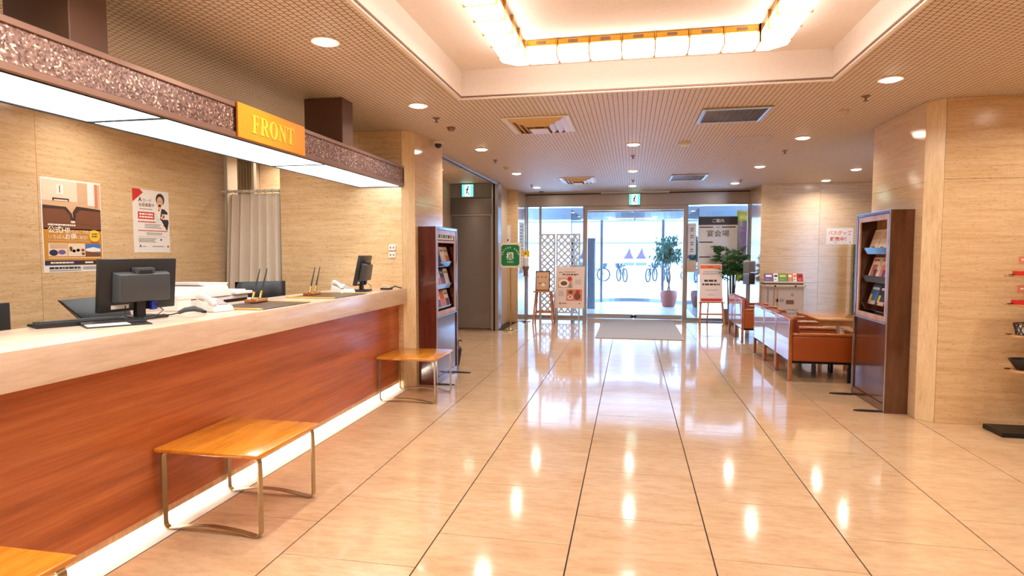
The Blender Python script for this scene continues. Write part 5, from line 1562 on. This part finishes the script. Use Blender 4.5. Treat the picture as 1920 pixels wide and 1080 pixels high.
part(tb, 'dish', MB().lathe([(0, .0), (.07, .0), (.13, .085), (.125, .088), (.066, .008), (0, .008)], n=20), 'black_plastic').scale = (1, .75, 1)
for i in range(5):
    a = 1.2 * i
    part(tb, 'sweet', MB().lathe([(0, 0), (.02, .008), (.02, .02), (0, .028)], (.045 * math.cos(a), .03 * math.sin(a), .045), 8), 'paper')

# ================================================================ STREET
def bicycle(x, y, rz, label, basket=True):
    t = thing('bicycle', (x, y, -.006), label, 'bicycle', 'parked bicycles across the street', rz)
    R = .33
    for cx in (-.52, .52):
        w = part(t, 'wheel', MB().tube([(cx + R * math.cos(2 * PI * i / 28), 0, R + .012 + R * math.sin(2 * PI * i / 28)) for i in range(28)], .034, 6, True), 'tyre')
        m = MB()
        for i in range(8): m.cyl((cx, 0, R + .012), (cx + R * math.cos(PI * i / 4), 0, R + .012 + R * math.sin(PI * i / 4)), .006, n=4)
        part(w, 'spokes', m, 'street_detail')
    z = R + .012
    m = MB()
    for a, b in (((-.52, 0, z), (-.10, 0, z)), ((-.10, 0, z), (-.22, 0, .78)), ((-.52, 0, z), (-.22, 0, .72)), ((-.10, 0, z), (.36, 0, .72)), ((-.20, 0, .62), (.34, 0, .62)), ((.52, 0, z), (.34, 0, .82))): m.cyl(a, b, .024, n=6)
    part(t, 'frame', m, 'bike_frame')
    part(t, 'saddle', MB().hexa([(-.34, -.07, .80), (-.10, -.02, .80), (-.10, .02, .80), (-.34, .07, .80)], [(-.34, -.08, .86), (-.10, -.02, .84), (-.10, .02, .84), (-.34, .08, .86)]), 'tyre', .01)
    part(t, 'handlebar', MB().tube([(.20, -.27, .98), (.33, -.2, 1.0), (.34, 0, .93), (.33, .2, 1.0), (.20, .27, .98)], .012, 6), 'steel')
    part(t, 'stem', MB().cyl((.34, 0, .80), (.34, 0, .94), .014, n=6), 'steel')
    if basket: part(t, 'basket', MB().hexa([(.42, -.13, .70), (.62, -.13, .70), (.62, .13, .70), (.42, .13, .70)], [(.38, -.17, .94), (.70, -.17, .94), (.70, .17, .94), (.38, .17, .94)]), 'bike_frame')
    return t
bicycle(-1.9, 31.6, .25, 'parked bicycle with front basket, alone near the vestibule cabinet side')
bicycle(-0.45, 31.4, 1.9, 'parked bicycle turned wheel-on between two others across the street')
bicycle(1.05, 31.6, 1.2, 'parked bicycle with basket below the two street signs')
bicycle(1.75, 31.5, 1.75, 'parked bicycle standing close to its neighbour across the street')
bicycle(3.3, 31.6, .3, 'parked bicycle partly behind the fig pot across the street', False)
for i, x in enumerate((-.12, .55)):
    t = thing('street_sign', (x, 33.6, 0), ['small purple arrow sign on a post across the street, upright arrow', 'small purple arrow sign on a post across the street, slanted arrow'][i], 'sign', 'street signs across the road')
    part(t, 'post', MB().cyl((0, .03, -.006), (0, .03, 1.55), .02, n=8), 'paint_white')
    part(t, 'plate', MB().prism([(-.28, 1.15), (.28, 1.15), (.12, 1.45), (.06, 1.8), (-.10, 1.45)], -.01, .008, 'y'), 'sign_purple')
    part(t, 'sub_plate', MB().box(-.30, .30, -.01, .008, .78, .95), 'street_detail')
